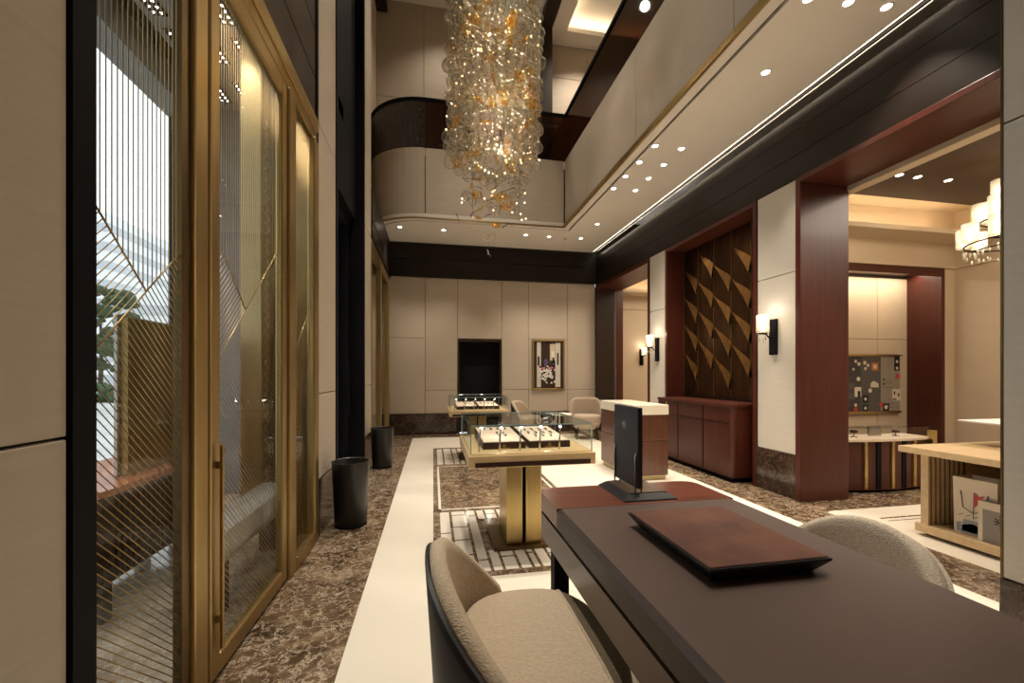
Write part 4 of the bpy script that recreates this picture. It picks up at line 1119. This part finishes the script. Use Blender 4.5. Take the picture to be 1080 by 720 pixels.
q.build('print', [RED, ANTHRA, BLUEINK, PAPER], g)
q = MB(); q.tube([(-.0965, .08, .32), (-.108, .06, .20), (-.11, .0, .17), (-.108, -.06, .20), (-.0965, -.08, .32)], .003, 6); q.build('handle', ANTHRA, g)
g = thing('emblem_box', 'grey gift box with a black cross emblem in front of the ivory bag', 'box', (3.90, 2.215, .096), 0)
q = MB(); q.box(-.02, .02, -.13, .13, .0, .29, 0, .002); q.build('box_body', CARDG, g)
q = MB(); q.box(-.0212, -.0202, -.13, .13, .235, .29); q.box(-.0212, -.0202, .105, .13, .0, .235); q.build('pale_border', PAPER, g)
q = MB(); emblem(q, (-.0216, -.01, .165), (0, -1, 0), (0, 0, 1), .068); q.build('emblem', BLACKL, g)
# poster board
g = thing('poster_board', 'long wall board of charcoal and stone panels with pinned pictures in the alcove', 'display board', (6.60, 5.345, .69))
q = MB(); q.box(-.75, -.13, -.03, 0, .03, .88); q.build('charcoal_panel', BOARD1, g)
q = MB(); q.box(-.128, .24, -.03, 0, .03, .88); q.build('grey_panel', BOARD2, g)
q = MB(); q.box(.242, .61, -.03, 0, .03, .88); q.build('stone_panel', BOARD3, g)
q = MB(); q.box(-.76, .62, -.05, 0, 0, .03); q.box(-.76, .62, -.05, 0, .88, .91); q.build('brass_ledge', BRASS, g)
rp = random.Random(9); PINM = [PAPER, BLACKL, RED, AMBERM, CANVAS, BOARD2]; lay = [0]
def card(x, z, w_, h_, mi):
    q = MB(); lay[0] += 1; q.box(x-w_/2, x+w_/2, -.0325-.00002*lay[0], -.0301, z-h_/2, z+h_/2); q.build('pinned_picture', PINM[mi], g)
def disc(x, z, r_, mi):
    q = MB(); r_ *= .82; lay[0] += 1; q.prism([(x+r_*math.cos(2*PI*k/14), z+r_*math.sin(2*PI*k/14)) for k in range(14)], -.0326-.00002*lay[0], -.0301, axis='y'); q.build('pinned_disc', PINM[mi], g)
for x, z, r_, mi in ((-.23, .80, .03, 0), (-.17, .76, .035, 0), (-.06, .78, .035, 0), (.0, .74, .03, 0), (-.05, .69, .03, 0), (-.27, .68, .025, 0), (.56, .57, .05, 2), (.25, .13, .045, 2), (-.23, .06, .045, 2), (-.48, .22, .035, 0), (-.23, .13, .03, 0), (-.18, .53, .04, 0), (.04, .35, .04, 0), (.3, .45, .02, 1), (.3, .52, .02, 1)): disc(x, z, r_, mi)
card(.13, .72, .12, .12, 3); card(.13, .72, .06, .06, 4); card(-.45, .5, .13, .14, 3); card(-.45, .5, .07, .07, 2); card(.55, .77, .10, .22, 1); disc(.55, .80, .03, 0); disc(.55, .7, .03, 0)
card(-.19, .33, .12, .15, 0); card(-.17, .3, .05, .09, 1); card(.54, .28, .16, .18, 0); card(.50, .31, .03, .05, 1); card(.58, .28, .03, .05, 1); card(.5, .21, .07, .02, 1)
card(.34, .09, .12, .12, 1); disc(.34, .09, .04, 0); card(-.05, .22, .10, .12, 1); disc(-.05, .22, .03, 0); card(-.05, .08, .10, .11, 1); disc(-.05, .08, .03, 0)
q = MB(); q.prism([(.05, .40), (.2, .40), (.19, .46), (.10, .50), (.05, .46)], -.034, -.0301, axis='y'); q.build('pinned_cutout', PAPER, g)
tl = MB()
for k in range(24):
    x = rp.choice([-.55, -.35, .12, .42]); z = .08+k*.032; xx = x+rp.uniform(-.03, .03); ww = rp.uniform(.08, .2); tl.box(xx-ww/2, xx+ww/2, -.0312, -.0301, z-.004, z+.004)
for x in (-.35,): card(x-.05, .42, .3, .1, 5); card(x-.05, .27, .3, .1, 5)
tl.build('printed_lines', BOARD2, g)
# glass counter in the side room
g = thing('side_vitrine', 'low bow-fronted glass vitrine with brass strips below the poster board', 'display case', (4.95, 4.05, 0))
N_ = 12
def bow(off): return [(-.62+off+(1.24-2*off)*k/N_, -.27-.07*math.sin(PI*k/N_)+off) for k in range(N_+1)]
q = MB(); q.prism(bow(.02)+[(.60, -.0), (-.60, -.0)], .03, .56); q.build('body', MAHOG, g)
q = MB(); q.prism(bow(.05)+[(.57, -.03), (-.57, -.03)], 0, .03); q.build('plinth', BLACK, g)
q = MB(); q.prism(bow(0)+[(.62, .02), (-.62, .02)], .56, .585); q.build('deck', CANVAS, g)
for x in (-.33, .0, .33):
    q = MB(); yb = -.27-.07*math.sin(PI*(x+.62)/1.24)
    for k in range(22): q.box(x-.02, x+.02, yb+.0, yb+.03, .045+k*.0233, .064+k*.0233, 0, .003, 1)
    q.build('beaded_strip', BRASS, g)
for x in (-.60, .60): q = MB(); q.box(x-.03, x+.03, -.32, -.26, .01, .66, 0, .004); q.build('corner_post', BRASS, g)
for x in (-.17, .17):
    q = MB(); yb = -.27-.07*math.sin(PI*(x+.62)/1.24); q.box(x-.03, x+.03, yb+.012, yb+.03, .04, .56); q.build('dark_reveal', BLACK, g)
q = MB(); bp = bow(.012)
for a, b_ in zip(bp, bp[1:]): q.prism([a, b_, (b_[0], b_[1]+.006), (a[0], a[1]+.006)], .585, .70)
q.prism(bow(.012)+[(.6, -.12), (-.6, -.12)], .70, .706); q.build('glass_hood', GLASS, g)
rows = []
for x, y, s_, lab in ((-.30, -.15, 1, 'slim steel watch stand at the left in the side vitrine'), (.28, -.15, .8, 'short steel watch stand at the right in the side vitrine')):
    h_ = thing('watch_stand', lab, 'stand', (4.95+x, 4.05+y, .5855), 0, 'watch stands in the side vitrine')
    q = MB(); q.cyl((0, 0, 0), .035, .008, 16); q.cyl((0, 0, .008), .006, .06*s_, 8); q.build('base', NICKEL, h_)
    q = MB(); q.lathe([(.03, .05*s_), (.036, .055*s_), (.036, .075*s_), (.03, .08*s_)], n=16); q.build('cuff', CHOC, h_)
h_ = thing('picture_card', 'small framed picture card standing inside the side vitrine', 'card', (4.98, 3.93, .5855))
q = MB(); q.box(-.09, .09, 0, .012, 0, .11); q.build('frame', NICKEL, h_)
q = MB(); q.box(-.075, .075, -.002, -.0005, .015, .095); q.build('picture', CARDG, h_)
